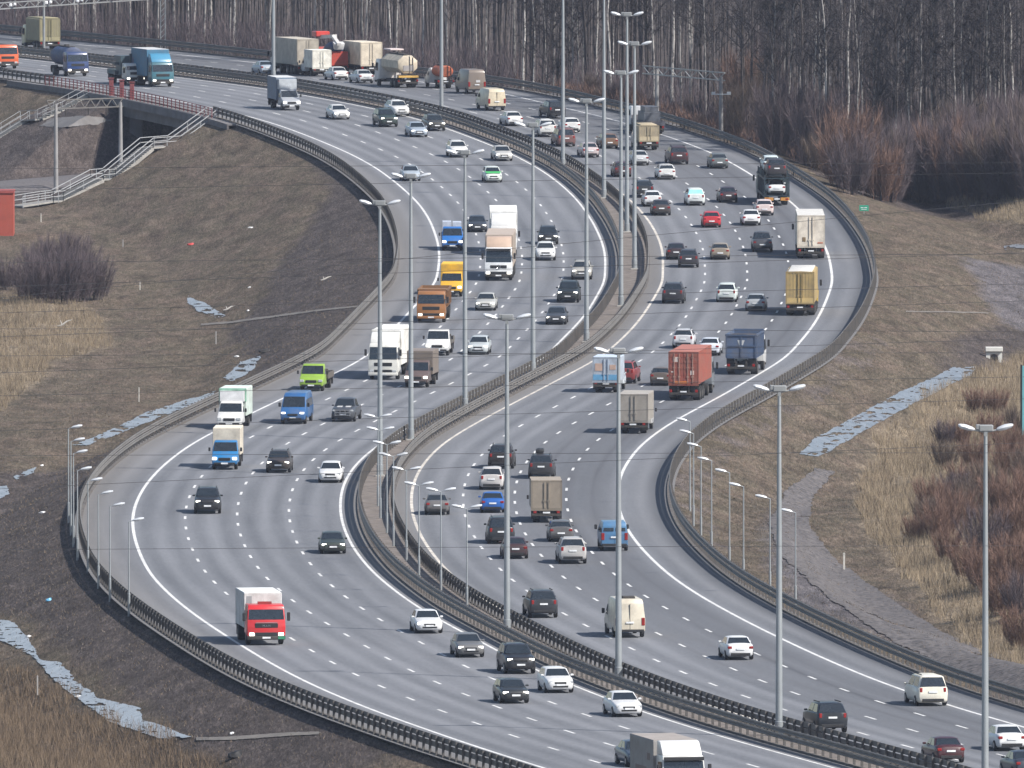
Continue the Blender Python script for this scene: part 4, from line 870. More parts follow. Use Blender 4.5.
# ---- departing carriageway
T(truck('over', (.55, .5, .3), 9, 'canvas', (.25, .225, .13), bw=2.5, bz0=1.1, bz1=3.7), 50, 50, True, 'dull yellow canvas lorry far off behind the gantry post', 'lorry', 9)
C('sedan', SBL, 263, 74, True, 'pale silver car far off, left of the beige trailer')
T(truck('over', (.4, .4, .4), 12, 'box', (.40, .36, .30), bw=2.5, bz0=1.1, bz1=3.95), 308, 75, True, 'beige-grey box lorry far off behind a small white box truck', 'lorry', 12)
T(truck('nose', WHT, 6.2, 'box', (.74, .72, .64), bw=2.2, bz0=.95, bz1=2.9), 322, 76.5, True, 'small white box truck in front of the beige-grey lorry', 'truck', 6.2)
T(truck('over', (.42, .05, .03), 9.5, 'drum', (.02, .05, .13), bw=2.5, bz0=1.1, bz1=3.2, name='concrete_mixer', opts=('boom',)), 339, 74, True, 'concrete mixer with a blue drum and a red and white boom', 'concrete mixer', 9.5)
C('sedan', WHT, 336, 80, True, 'white car low behind the rail under the small white box truck')
T(truck('over', WHT, 10, 'box', (.66, .58, .46), bw=2.5, bz0=1.1, bz1=3.6), 371.5, 75, True, 'cream lorry with a pale grey flank, left of the octagonal tanker', 'lorry', 10)
C('sedan', (.55, .56, .57), 361, 83, True, 'silver-white sedan low in front of the cream lorry')
T(truck('over', (.68, .65, .62), 9.5, 'octagon', (.60, .52, .40), bw=2.35, bz0=1.5, bz1=3.6, name='tanker_truck', cabh=2.9), 408, 88, True, 'tanker with a cream eight-sided rear and a yellow bar', 'tanker', 9.5)
T(truck('nose', (.66, .66, .66), 5.6, 'tank', (.55, .13, .05), bw=1.7, bz0=1.2, bz1=2.5, name='tanker_truck'), 446, 88.5, True, 'little truck with an orange tank behind a lamp post', 'truck', 5.6)
T(van((.19, .155, .13), 5.9, 2.05, 2.6, opts=('pale',), sideglass=False), 477, 94, True, 'brown panel van behind the cream one', 'van', 5.9)
T(van((.60, .52, .38), 5.4, 2.0, 2.3, opts=('split',), sideglass=False), 497, 111, True, 'cream panel van, left of a white sedan beyond the median', 'van', 5.4)
C('sedan', WHT, 511, 125.5, True, 'white sedan close to the median rail, following the cream van')
C('suv', (.015, .016, .02), 552, 118, True, 'black off-roader ahead of a dull white one')
C('suv', (.6, .6, .58), 544, 136.5, True, 'dull white off-roader next to the maroon van')
C('hatch', WHT, 569, 132, True, 'white hatchback half hidden by a lamp post and the maroon van')
C('minivan', (.15, .075, .07), 563, 146, True, 'dusty maroon van by the median rail')
C('sedan', (.45, .38, .38), 588, 157, True, 'pinkish silver sedan beside the median, behind a slim post')
C('hatch', (.16, .09, .055), 607, 148, True, 'coppery brown hatchback between two lamp posts')
T(truck('over', (.55, .56, .58), 8, 'flatbed', (.1, .1, .12), bw=2.4, bz0=1.0, name='tow_truck', cabh=2.6, opts=[('towed_body', [(.4, 4.0, -.85, .85, 1.1, 2.3), (.9, 3.4, -.7, .7, 2.3, 2.85)], (.10, .11, .13))]), 653, 135, True, 'grey recovery truck carrying a dark shape, beyond the tan canvas truck', 'truck', 8)
T(truck('nose', (.5, .5, .48), 6.3, 'canvas', (.36, .30, .20), bw=2.1, bz0=1.0, bz1=2.55), 649, 150.5, True, 'little truck with a tan canvas hood', 'truck', 6.3)
C('sedan', SIL, 638, 165, True, 'silver sedan behind the cluster of three lamp posts')
C('hatch', (.06, .025, .03), 621, 176.5, True, 'dark burgundy hatchback by the median, left of the lamp posts')
C('suv', (.05, .022, .026), 676.5, 164, True, 'maroon off-roader between the tan canvas truck and the grey hatchback')
C('hatch', (.12, .135, .14), 717.5, 168, True, 'slate grey hatchback near the outer line, left of the car transporter')
C('hatch', WHT, 665, 179, True, 'clean white hatchback nearer than the maroon off-roader')
C('crossover', (.02, .022, .026), 643, 197, True, 'black crossover half hidden behind a lamp post, by a white coupe')
C('hatch', (.65, .655, .66), 651.5, 206, True, 'white hatchback squeezed between two dark cars at the median bend')
C('sedan', (.045, .035, .034), 660.5, 215, True, 'brown-black sedan just behind the white hatchback at the median bend')
C('mpv', (.62, .65, .64), 694.5, 205, True, 'white people carrier with a pale blue rear window', None, ('bluewin',))
C('sedan', (.035, .02, .026), 727, 202, True, 'dark plum sedan in the shade beside the car transporter')
C('hatch', (.46, .02, .03), 711, 227, True, 'bright red hatchback in the middle lanes')
C('sedan', (.65, .655, .66), 750.5, 225, True, 'gleaming white sedan right of the red hatchback')
C('hatch', (.62, .52, .50), 763.5, 215, True, 'white hatchback with red lamps behind the car transporter', None)
tr_ = T(transporter(), 777, 206, True, 'dark car transporter loaded with cars', 'car transporter', 12)
def on_deck(style, col, dx, dz, label, tilt=0.):
    c = car(style, col); L = CAR[style][0]
    bpy.context.view_layer.update()
    c.matrix_world = tr_.matrix_basis @ Matrix.Translation((dx, 0, dz)) @ Matrix.Rotation(tilt, 4, 'Y')
    c['label'] = label; c['category'] = 'car'; c['group'] = 'cars carried on the transporter'
on_deck('sedan', (.60, .62, .62), -3.6, 1.0, 'white car on the lower deck of the transporter')
on_deck('sedan', (.10, .2, .2), 1.3, 1.0, 'teal car deep inside the lower deck of the transporter')
on_deck('suv', (.035, .03, .035), -3.5, 2.7, 'dark off-roader at the back of the transporter top deck')
on_deck('hatch', (.55, .62, .62), 3.4, 2.9, 'pale car at the front of the transporter top deck', -.05)
T(truck('over', (.7, .7, .7), 12, 'box', (.70, .63, .53), bw=2.55, bz0=1.15, bz1=4.0, cabh=3., opts=[('warning_sticker', [(-.045, -.03, .5, .8, 1.6, 2.0)], (.2, .13, .06)), ('orange_sticker', [(-.045, -.03, -1.1, -.6, 1.42, 1.55)], (.55, .2, .12))], roofcol=(.62, .6, .56)), 811, 259, True, 'cream-white trailer lorry with a stained rear, behind the yellow one', 'lorry', 12)
T(truck('over', (.6, .4, .05), 11, 'canvas', (.40, .29, .12), bw=2.5, bz0=1.15, bz1=3.85, cabh=3., roofcol=(.62, .6, .56)), 800, 316, True, 'lorry with a faded yellow canvas body and white roof', 'lorry', 11)
C('pickup', (.05, .052, .06), 762, 251.5, True, 'dusty charcoal pickup left of the cream-white trailer')
C('hatch', (.24, .20, .155), 720, 259, True, 'muddy tan hatchback in the middle lane')
C('sedan', (.03, .018, .02), 676, 259, True, 'dark wine-red sedan overlapped by a black crossover')
C('crossover', (.03, .028, .036), 688.5, 267, True, 'black crossover in front of a wine-red sedan, near the median bend')
C('suv', (.025, .025, .032), 674, 303, True, 'black off-roader alone beside the inner white line')
C('mpv', (.55, .60, .58), 727.5, 301.5, True, 'pale mint-white people carrier')
C('sedan', (.30, .32, .34), 756.5, 310.5, True, 'silver-grey sedan left of the yellow canvas lorry')
C('crossover', (.52, .52, .54), 684.5, 348, True, 'light silver crossover beyond the red container')
C('sedan', (.55, .58, .64), 711, 355, True, 'white sedan tucked between the red container and the blue tipper')
T(truck('over', (.6, .6, .6), 8.5, 'tipper', (.065, .105, .19), bw=2.5, bz0=1.45, bz1=3.35, cabh=2.9, name='tipper_truck', opts=('crest',)), 741, 375, True, 'blue steel tipper lorry with a pale mark on its tailgate', 'tipper', 8.5)
T(truck('over', (.16, .18, .2), 12, 'container', (.28, .07, .048), bw=2.44, bz0=1.35, bz1=3.95, cabh=2.9, name='container_truck', roofcol=(.4, .14, .1), opts=[('white_sticker', [(-.05, -.03, .45, .85, 3.15, 3.55), (-.05, -.03, -.85, -.55, 2.1, 2.45), (-.05, -.03, .8, 1.0, 2.3, 2.4)], (.6, .5, .45)), ('orange_board', [(-.06, -.03, -.4, .7, 1.42, 1.6)], (.55, .16, .03))]), 683.5, 401, True, 'lorry carrying a rust-red shipping container', 'container lorry', 12)
C('hatch', (.12, .095, .08), 663, 385, True, 'dusty brown hatchback half hidden left of the red container')
T(truck('nose', (.6, .65, .7), 6.2, 'box', (.42, .48, .56), bw=2.2, bz0=.95, bz1=2.9, opts=[('blue_band', [(-.045, -.025, -1.05, 1.05, 1.05, 1.5)], (.12, .32, .52)), ('orange_print', [(-.045, -.025, .3, .9, 1.8, 2.4), (-.045, -.025, -.8, -.3, 1.9, 2.3)], (.55, .38, .30))]), 606, 393, True, 'blue and white box truck with faded orange prints behind a lamp head', 'truck', 6.2)
C('suv', (.20, .035, .035), 626.5, 383, True, 'dark red off-roader peeping out right of the blue and white box truck')
T(truck('nose', (.5, .5, .5), 7.6, 'box', (.30, .275, .245), bw=2.35, bz0=1.0, bz1=3.1), 633, 434, True, 'grey grimy box truck behind a tall lamp post', 'truck', 7.6)
C('suv', (.02, .016, .017), 502, 468, True, 'black off-roader with lit red lamps, farthest of the queue behind the lamp post')
C('suv', (.035, .035, .04), 542, 478, True, 'black off-roader with a roof box, ahead of the brown box truck', None, ('roofbox',))
C('mpv', (.50, .48, .47), 492, 489, True, 'silver people carrier between a black off-roader and a blue sedan')
C('sedan', (.012, .09, .34), 492.5, 512, True, 'vivid blue sedan behind the silver people carrier')
C('sedan', (.12, .115, .115), 437, 514, True, 'grey-brown sedan next to the inner white line under a lamp head')
T(truck('nose', (.4, .38, .35), 7., 'box', (.26, .22, .175), bw=2.25, bz0=1.0, bz1=3.05), 546.5, 523, True, 'dirty brown box truck with two rear doors', 'truck', 7.)
C('minivan', (.022, .024, .028), 500, 543, True, 'black minivan behind the tall lamp post, nearer than the blue sedan')
C('sedan', (.04, .018, .02), 514, 558, True, 'black-cherry sedan just behind the black minivan')
C('hatch', (.10, .098, .10), 560, 541, True, 'grey hatchback between the brown box truck and the silver off-roader')
C('suv', (.42, .41, .40), 571, 563, True, 'silver off-roader with a wide dark rear window')
T(van((.06, .17, .32), 4.9, 1.95, 2.05, rearglass=True), 614.5, 551.5, True, 'faded blue van beside the outer white line', 'van', 4.9)
C('suv', (.025, .028, .034), 540, 617, True, 'black off-roader with tall red lamps, alone near the median rail')
T(van((.62, .56, .45), 5.8, 2.05, 2.5, opts=('vent', 'split'), sideglass=False), 630, 638, True, 'cream high-roof panel van behind a lamp post', 'van', 5.8)
C('sedan', (.65, .655, .66), 736, 659, True, 'white sedan alone in the outer lanes, nearer than the cream van')
C('minivan', (.72, .68, .58), 926, 705, True, 'white minivan with a dirty yellowish tailgate on the outer line')
C('suv', (.012, .016, .022), 825, 732, True, 'big black off-roader beside the median rail, nearest the viewer')
C('sedan', (.05, .012, .016), 943, 762, True, 'dark cherry sedan right above the bottom edge, inner lane')
C('sedan', (.65, .655, .66), 1004, 750, True, 'bright white sedan behind the last lamp post on the right')
C('sedan', (.03, .035, .05), 1022, 776, True, 'midnight blue car cut off by the bottom right corner')

# ------------------------------------------------------------------ bridge, stairs, railway portals, gantry
BRED = pm('dark_red_railing_paint', (.16, .03, .035), .6, 0, .2, 1, 0, .4, .3)
DECKC = pm('bridge_deck_concrete', (.17, .165, .17), .9, 0, .25, .6, 0, .3, .4)
br = empty('overpass_bridge', (float(Xu(-4, (BR0+BR1)/2)), (BR0+BR1)/2, float(road_h((BR0+BR1)/2))), 0, 'concrete road bridge with a dark red railing over the railway', 'bridge')
def bpart(name, mb, m, smooth=False):
    o = ob(name, mb, br, m, smooth); o.matrix_parent_inverse = Matrix.Translation(-Vector(br.location)); return o
YB = np.linspace(BR0-14, BR1+14, 40)
def deck(u0, u1, z0, z1):
    rings = []
    for y in YB:
        h = float(road_h(y)); a = float(u0(np.array(y))) if callable(u0) else u0; c = float(u1(np.array(y))) if callable(u1) else u1
        rings.append([(float(Xu(a, y)), y, h+z0), (float(Xu(a, y)), y, h+z1), (float(Xu(c, y)), y, h+z1), (float(Xu(c, y)), y, h+z0)])
    return MB().loft(rings)
bpart('deck_slab', deck(-5.1, lambda Y: oR2(Y)+5, -.55, -.03), DECKC)
bpart('edge_beam', deck(-5.3, -4.35, -.75, .12), DECKC)
for u0 in (-4.4, 1.5, 8., 14.): bpart('girder', deck(u0, u0+.8, -1.9, -.55), DECKC)
for k in (.22, .5, .8):
    y = lerp(BR0, BR1, k)
    for u0 in (-3.4, 4.5, 12.):
        x = float(Xu(u0, y)); h = float(road_h(y)); bpart('pier', MB().box(x-.7, x+.7, y-.7, y+.7, h-8.2, h-1.9, .08), DECKC)
for y in (BR0-6, BR1+6):
    a, c = float(Xu(-5.1, y)), float(Xu(20, y)); h = float(road_h(y)); bpart('abutment', MB().add([(a, y-1, h-7), (a, y+1, h-7), (c, y+7, h-7), (c, y+5, h-7), (a, y-1, h-.56), (a, y+1, h-.56), (c, y+7, h-.56), (c, y+5, h-.56)], [(0,1,2,3), (4,5,6,7), (0,1,5,4), (1,2,6,5), (2,3,7,6), (3,0,4,7)]), CONC)
rl = MB(); ps = MB().box(-.05, .05, -.05, .05, 0, 1.15).mesh('railing_post', BRED)
yy = np.linspace(BR0-4, BR1, 44)
for a, c in zip(yy[:-1], yy[1:]):
    for z in (.35, .62, .88, 1.15):
        rl.bar((float(Xu(-4.8, a)), a, float(road_h(a))+z), (float(Xu(-4.8, c)), c, float(road_h(c))+z), .06)
rail_ = bpart('railing', rl, BRED)
for y in yy:
    o = ob('railing_post', ps, rail_); o.location = (float(Xu(-4.8, y)), y, float(road_h(y)))
for x, y in ((165.5, 96.5), (172.5, 98.5), (179, 100.5)):
    P = onroad(x, y); P.x = float(Xu(-4.55, P.y))
    o = empty('bridge_column', P, 0, {165.5: 'red column on the bridge edge, farthest of three', 172.5: 'red column on the bridge edge, middle one of three', 179: 'red column on the bridge edge, nearest of three'}[x], 'column', 'red columns on the bridge')
    ob('shaft', MB().box(-.24, .24, -.24, .24, 0, 1.9, .03), o, pm('red_column_paint', (.22, .045, .05), .6, 0, .2, 1, 0, .5, .3)); ob('cap', MB().box(-.3, .3, -.3, .3, 1.9, 2.02), o, BRED)

def ballast():
    Xs = np.linspace(-90, 120, 90); V = []; rails = MB()
    for t in np.linspace(-75, 130, 100):
        c = RA+RD*t
        for w in (-5.5, -3.6, 3.6, 5.5):
            p = c+RN*w; V.append((p[0], p[1], float(ground(*p))+(.45 if abs(w) < 4 else .02)))
    n = 100; i = np.arange(n-1)[:, None]*4+np.arange(3)[None]; F = np.stack([i, i+1, i+5, i+4], -1).reshape(-1, 4)
    ob('railway_ballast', fastmesh('railway_ballast', V, F, pm('ballast_stone', (.11, .10, .10), .95, 0, .4, 3)), kind='structure')
ballast()

HR = pm('pale_handrail_paint', (.36, .37, .38), .5, .1, .1, 1, 0, .5, .2)
STEP = pm('stair_concrete', (.3, .29, .27), .9, 0, .2, 1, 0, .3, .2)
def stairs(name_label, P, w=1.6, th=.07):
    g = empty('bank_stairs', P[0], 0, name_label, 'stairs')
    inv = Matrix.Translation(-P[0])
    def part(n, mb, m): o = ob(n, mb, g, m, False); o.matrix_parent_inverse = inv; return o
    for a, c in zip(P[:-1], P[1:]):
        d = c-a; d2 = Vector((d.x, d.y, 0)).normalized(); sd = Vector((-d2.y, d2.x, 0))
        if sd.y > 0: sd = -sd
        L_ = d.length; n = max(2, int(L_/.45)); mb = MB()
        if abs(d.z) > .5:
            for k in range(n):
                p = a.lerp(c, (k+.5)/n); mb.bar(p-sd*w/2, p+sd*w/2, .4, .12)
            part('steps', mb, STEP)
            for s in (-1, 1): part('stringer', MB().bar(a+sd*s*w/2-Vector((0, 0, .15)), c+sd*s*w/2-Vector((0, 0, .15)), .16, .3), STEP)
        else: part('landing', MB().bar(a-Vector((0, 0, .05)), c-Vector((0, 0, .05)), w, .16), STEP)
        for s in (-1, 1):
            r = MB()
            for z in (.5, 1.0): r.bar(a+sd*s*w/2+Vector((0, 0, z)), c+sd*s*w/2+Vector((0, 0, z)), th)
            q = max(2, int(L_/3.8))
            ro = part('handrail', r, HR)
            for k in range(q+1):
                p = a.lerp(c, k/q)+sd*s*w/2
                po = ob('post', MB().bar(p-Vector((0, 0, .2)), p+Vector((0, 0, 1.02)), th*1.2), ro, HR, False)
def crest(ts):
    P = [];
    for t in ts: q = S0+(S1-S0)*t-SN*.3; P.append(Vector((q[0], q[1], float(ground(q[0], q[1], False))+.25)))
    P = [P[0]]+P[1:]
    for k in (1, 3, 5):
        if k+1 < len(P): P[k].z = P[k+1].z = (P[k].z+P[k+1].z)/2
    return P
stairs('long concrete stairs with pale handrails climbing the bank to the bridge end', crest([.04, .24, .38, .57, .63, .83, .88, 1.03]))
stairs('short flight of stairs with handrails on the far bank below the oncoming lane', [at(*p)+Vector((0, 0, .2)) for p in [(88, 97), (58, 113), (40, 121), (25, 122), (-14, 146)]], 1.1, .035)
# pale concrete paving on the far slope
def drape(name, polyp, lift, m, kind, st=(.8, .25), fuzz=1.0, flat=False):
    """a patch lying on the ground: its outline surveyed in the photograph, every vertex on the terrain"""
    Q = np.array(polyp, float); x0, y0 = Q.min(0)-2; x1, y1 = Q.max(0)+2
    xs = np.arange(x0, x1, st[0]); ys = np.arange(y0, y1, st[1]); X, Y = np.meshgrid(xs, ys)
    ins = in_poly(X+fuzz*(6*fbm(X/9, Y/4, 5)+2.5*fbm(X/2.5, Y/1.2, 15)), Y+fuzz*(2.2*fbm(X/8, Y/3, 6)+.8*fbm(X/2, Y, 16)), Q)
    if flat: ins &= fbm(X/11, Y/1.8, 51)+.5*fbm(X/3, Y/.8, 52) > -.19      # broken by turf and snow-melt
    G = at_many(X, Y).reshape(*X.shape, 3)
    G = G+[0, 0, lift]
    ok = ins[:-1, :-1] & ins[1:, :-1] & ins[1:, 1:] & ins[:-1, 1:]
    nx = X.shape[1]; k = (np.arange(X.shape[0]-1)[:, None]*nx+np.arange(nx-1)[None])[ok]; F = np.stack([k, k+nx, k+nx+1, k+1], -1); V = G.reshape(-1, 3)
    F = F[np.ptp(V[F][:, :, 1], axis=1) < 12]
    if len(F):
        used, inv = np.unique(F, return_inverse=True); me = fastmesh(name, V[used], inv.reshape(-1, 4), m, True)
        if flat: me.normals_split_custom_set_from_vertices([(0, 0, 1)]*len(used))     # still water shades level
        return ob(name, me, kind=kind)
drape('slope_paving', [(38, 126), (50, 119), (75, 116), (100, 117), (112, 121), (98, 125), (60, 128)], .05, pm('pale_slope_paving', (.15, .145, .145), .9, 0, .2, .8, 0, .3, .3), 'structure')
# catenary portals
MAST = pm('mast_concrete', (.29, .285, .285), .85, 0, .15, .8, 0, .3, .25)
def portal(pA, pB, hA, hB, label, group='railway catenary portals'):
    A = at(*pA); B = A+Vector((6.6, 5., 0)); B.z = float(ground(B.x, B.y)); g = empty('railway_portal', A, 0, label, 'catenary portal', group); inv = Matrix.Translation(-A)
    ztop = A.z+hA
    for P in (A, B):
        o = ob('mast', MB().tube([P-Vector((0, 0, .5)), Vector((P.x, P.y, ztop))], [.26, .17], 10), g, MAST); o.matrix_parent_inverse = inv
    A1 = Vector((A.x, A.y, ztop)); B1 = Vector((B.x, B.y, ztop)); d = (B1-A1); e = d.normalized(); A1 -= e*1.2; B1 += e*.3
    mb = MB(); up = Vector((0, 0, 1))
    for z in (-.45, .45): mb.bar(A1+up*z, B1+up*z, .12)
    n = 14
    for k in range(n):
        mb.bar(A1.lerp(B1, k/n)+up*(-.45 if k % 2 else .45), A1.lerp(B1, (k+1)/n)+up*(.45 if k % 2 else -.45), .08)
    o = ob('truss_beam', mb, g, DULLSTEEL, False); o.matrix_parent_inverse = inv
    ins = MB()
    for t in (.25, .55, .8): p = A1.lerp(B1, t); ins.tube([p-up*.45, p-up*1.2], .07, 6)
    o = ob('insulator', ins, g, CHASSIS); o.matrix_parent_inverse = inv
portal((56, 191), (116, 163), 9.0, 7.5, 'lattice portal across the railway left of the bridge')
def simple_mast(x, y, h, label, cross=True):
    P = at(x, y); g = empty('railway_mast', P, 0, label, 'mast', 'lineside masts')
    ob('mast', MB().tube([(0, 0, -.5), (0, 0, h)], [.22, .15], 10), g, MAST)
    if cross: ob('crossarm', MB().bar((-.7, 0, h-1.0), (.7, 0, h-1.0), .1).box(-.75, -.5, -.1, .1, h-.95, h-.75).box(.5, .75, -.1, .1, h-.95, h-.75), g, GALV)
def portal_right():
    A = at(657, 122); B = at(721, 139)
    g = empty('railway_portal', A, 0, 'lattice portal at the wood edge beyond the departing carriageway', 'catenary portal', 'railway catenary portals'); inv = Matrix.Translation(-A)
    s = float(FPX/Zrow(130)); up = Vector((0, 0, 1)); zt = B.z+(139-87)/9.9+1.2
    for P in (A, B):
        o = ob('mast', MB().tube([P-up*.5, Vector((P.x, P.y, zt))], [.26, .18], 10), g, MAST); o.matrix_parent_inverse = inv
    A1 = Vector((A.x-1.5, A.y, zt)); B1 = Vector((B.x+.4, B.y, zt)); mb = MB()
    for z in (-.4, .4): mb.bar(A1+up*z, B1+up*z, .12)
    for k in range(12): mb.bar(A1.lerp(B1, k/12)+up*(-.4 if k % 2 else .4), A1.lerp(B1, (k+1)/12)+up*(.4 if k % 2 else -.4), .08)
    o = ob('truss_beam', mb, g, GALV, False); o.matrix_parent_inverse = inv
    o = ob('crossarm', MB().bar((B.x-.9, B.y-.3, zt-1.8), (B.x+.9, B.y-.3, zt-1.8), .1).box(B.x-1., B.x-.6, B.y-.4, B.y-.2, zt-1.85, zt-1.55).box(B.x+.6, B.x+1., B.y-.4, B.y-.2, zt-1.85, zt-1.55), g, LAMPHEAD); o.matrix_parent_inverse = inv
portal_right()
simple_mast(774, 152, 6.6, 'slim pale mast standing in the thicket above the car transporter', False)
# gantry over the road
def gantry():
    A = onroad(44, 54); A.x = A.x; B = onroad(163, 49); up = Vector((0, 0, 1)); z = A.z+5.9
    g = empty('road_gantry', A, 0, 'steel gantry with white camera units spanning the far carriageway', 'gantry'); inv = Matrix.Translation(-A)
    def part(n, mb, m): o = ob(n, mb, g, m, False); o.matrix_parent_inverse = inv
    part('leg', MB().tube([A-up*.3, Vector((A.x, A.y, z+3))], [.16, .13], 10), GALV)
    lb = MB()
    for dx in (-.28, .28): lb.bar(B+Vector((dx, 0, -.3)), Vector((B.x+dx, B.y, z+.6)), .14)
    for k in range(10): lb.bar(Vector((B.x-.28, B.y, B.z+k*.62)), Vector((B.x+.28, B.y, B.z+(k+1)*.62)), .07)
    part('leg', lb, GALV)
    C0 = A+(A-B).normalized()*14; C0.z = z
    b1 = MB()
    for q in (-.35, .35): b1.bar(Vector((C0.x, C0.y, z+q)), Vector((B.x, B.y, z+q)), .14)
    for k in range(30):
        p0 = C0.lerp(Vector((B.x, B.y, z)), k/30); p1 = C0.lerp(Vector((B.x, B.y, z)), (k+1)/30); b1.bar(p0+up*(-.35 if k % 2 else .35), p1+up*(.35 if k % 2 else -.35), .07)
    part('beam', b1, GALV)
    W_ = pm('white_housing', (.75, .75, .76), .4, 0, .05)
    for x in (15, 49, 79, 110):
        p = C0.lerp(Vector((B.x, B.y, z)), 0); t = ((x-512)/FPX*(A.y)/CD-C0.x)/(B.x-C0.x); p = C0.lerp(Vector((B.x, B.y, z)), t)
        part('camera_unit', MB().box(p.x-.42, p.x-.06, p.y-.7, p.y-.2, z-.14, z+.22, .06).box(p.x+.08, p.x+.40, p.y-.7, p.y-.2, z-.02, z+.28, .06), W_)
gantry()

# ------------------------------------------------------------------ lamp posts
POLE = pm('galvanised_pole', (.33, .355, .37), .45, .35, .12, .5, 0, .5, .1)
def tall_lamp():
    g = empty('street_lamp'); H = 20.5
    ob('pole', MB().tube([(0, 0, 0), (0, 0, .9), (0, 0, .92), (0, 0, 10), (0, 0, H)], [.25, .25, .21, .17, .10], 12), g, POLE)
    ob('base_plate', MB().box(-.36, .36, -.36, .36, -.05, .14, .03), g, CONC)
    ob('head_box', MB().box(-.38, .42, -.14, .14, H-.1, H+.28, .05).box(-.1, .1, -.1, .1, H-.35, H-.05).box(-.55, -.3, -.1, .1, H+.0, H+.3, .04), g, GALV)
    for s in (-1, 1):
        a = ob('arm', MB().tube([(s*.1, 0, H-.12), (s*.6, 0, H-.02), (s*.9, 0, H+.08)], .05, 8), g, GALV)
        ob('lamp_head', MB().loft([[(s*x, w*math.cos(t), z+h*math.sin(t)) for t in np.linspace(0, 2*math.pi, 11)[:-1]] for x, w, h, z in ((.62, .08, .06, H+.02), (.74, .18, .12, H+.05), (1.08, .24, .17, H+.14), (1.42, .2, .13, H+.22), (1.54, .08, .06, H+.26))]), a, LAMPHEAD)
    return g
TL = [(985, 796, 'tall twin-arm lamp post farthest right, in front of the reddish bushes'),
      (779, 737, 'tall twin-arm lamp post in front of the gravel berm, beside the big black off-roader'),
      (618.5, 682, 'tall twin-arm lamp post standing left of the cream high-roof van'),
      (507, 634, 'tall twin-arm lamp post crossing the blue sedan and the black minivan'),
      (380, 477, 'tall twin-arm lamp post in front of the cream-white lorry, amid small median lamps'),
      (411, 441, 'tall twin-arm lamp post crossing the orange tipper\'s left edge and the brown box truck'),
      (465, 410, 'tall twin-arm lamp post right of the bright yellow box truck'),
      (533, 374, 'tall twin-arm lamp post left of the black and white crossovers on the bend'),
      (586.5, 343, 'tall twin-arm lamp post crossing the grey-beige crossover'),
      (621, 307, 'tall twin-arm lamp post with the lowest head in the tight cluster of three'),
      (634.5, 270, 'tall twin-arm lamp post with the middle head in the tight cluster of three'),
      (627, 233, 'tall twin-arm lamp post with the highest head in the tight cluster of three'),
      (604, 199, 'tall lamp post left of the tight cluster of three, its head above the frame'),
      (563, 168, 'tall lamp post crossing the maroon van by the median, head above the frame'),
      (441.5, 115, 'tall lamp post left of the brown panel van, head above the frame'),
      (273.5, 79, 'tall lamp post behind the small grey-blue box truck, farthest up the road')]
lp = tall_lamp()
for i, (x, y, lab) in enumerate(TL):
    o = lp if i == 0 else copy_tree(lp)
    P = onroad(x, y); o.location = P+Vector((0, 0, .03)); o.rotation_euler = (0, 0, -math.atan(slope(P.y))*.5+random.uniform(-.04, .04))
    o['label'] = lab; o['category'] = 'lamp post'; o['group'] = 'tall lamp posts on the median'
def small_lamp(twin, h=6.6):
    g = empty('street_lamp')
    ob('pole', MB().tube([(0, 0, -.4), (0, 0, 1.5), (0, 0, 1.52), (0, 0, h)], [.085, .085, .055, .04], 8), g, POLE)
    for s in ((-1, 1) if twin else (1,)):
        a = ob('arm', MB().tube([(0, 0, h-.02), (s*.25, 0, h+.06), (s*.4, 0, h+.1)], .03, 6), g, POLE)
        ob('lamp_head', MB().loft([[(s*x, w*math.cos(t), z+q*math.sin(t)) for t in np.linspace(0, 2*math.pi, 9)[:-1]] for x, w, q, z in ((.22, .06, .04, h+.06), (.35, .12, .09, h+.1), (.75, .15, .12, h+.17), (1.0, .07, .06, h+.22))]), a, LAMPHEAD)
    return g
def put_small(lst, twin, labels, group, flip=False, road=True):
    proto = None
    for (x, y, top), lab in zip(lst, labels):
        P = at(x, y) if not road else onroad(x, y); h = (y-top)/float(FPX/P.y)
        o = small_lamp(twin, h); o.location = P; o.rotation_euler = (0, 0, math.pi if flip else 0)
        o['label'] = lab; o['category'] = 'lamp post'; o['group'] = group
ordn = ['first', 'second', 'third', 'fourth', 'fifth', 'sixth', 'seventh', 'eighth']
put_small([(68.5, 523, 428), (71, 535, 441), (73.5, 547, 453), (77.5, 560, 470), (88, 572, 481), (98.5, 588, 494), (110, 601, 506), (129, 616, 521)], False,
          ['thin single-arm lamp at the left bank rail, %s of eight from the farthest' % k for k in ordn], 'thin single lamps along the left bank', False, False)
put_small([(378, 507, 417), (380.5, 519, 430), (387, 534, 444), (393.5, 547, 456), (406.5, 562, 470), (419, 578, 485), (441, 593, 491), (467, 610, 508)], True,
          ['thin twin-arm lamp between the median rails, %s of eight from the farthest' % k for k in ordn], 'thin twin lamps on the median')
put_small([(690, 511, 421), (693.5, 526, 433), (701, 538, 446), (711.5, 553, 460), (729.5, 568, 472), (743.5, 581, 486), (770, 594, 498), (795.5, 608, 512)], False,
          ['thin single-arm lamp on the right slope, %s of eight from the farthest' % k for k in ordn], 'thin single lamps along the right slope', True, False)

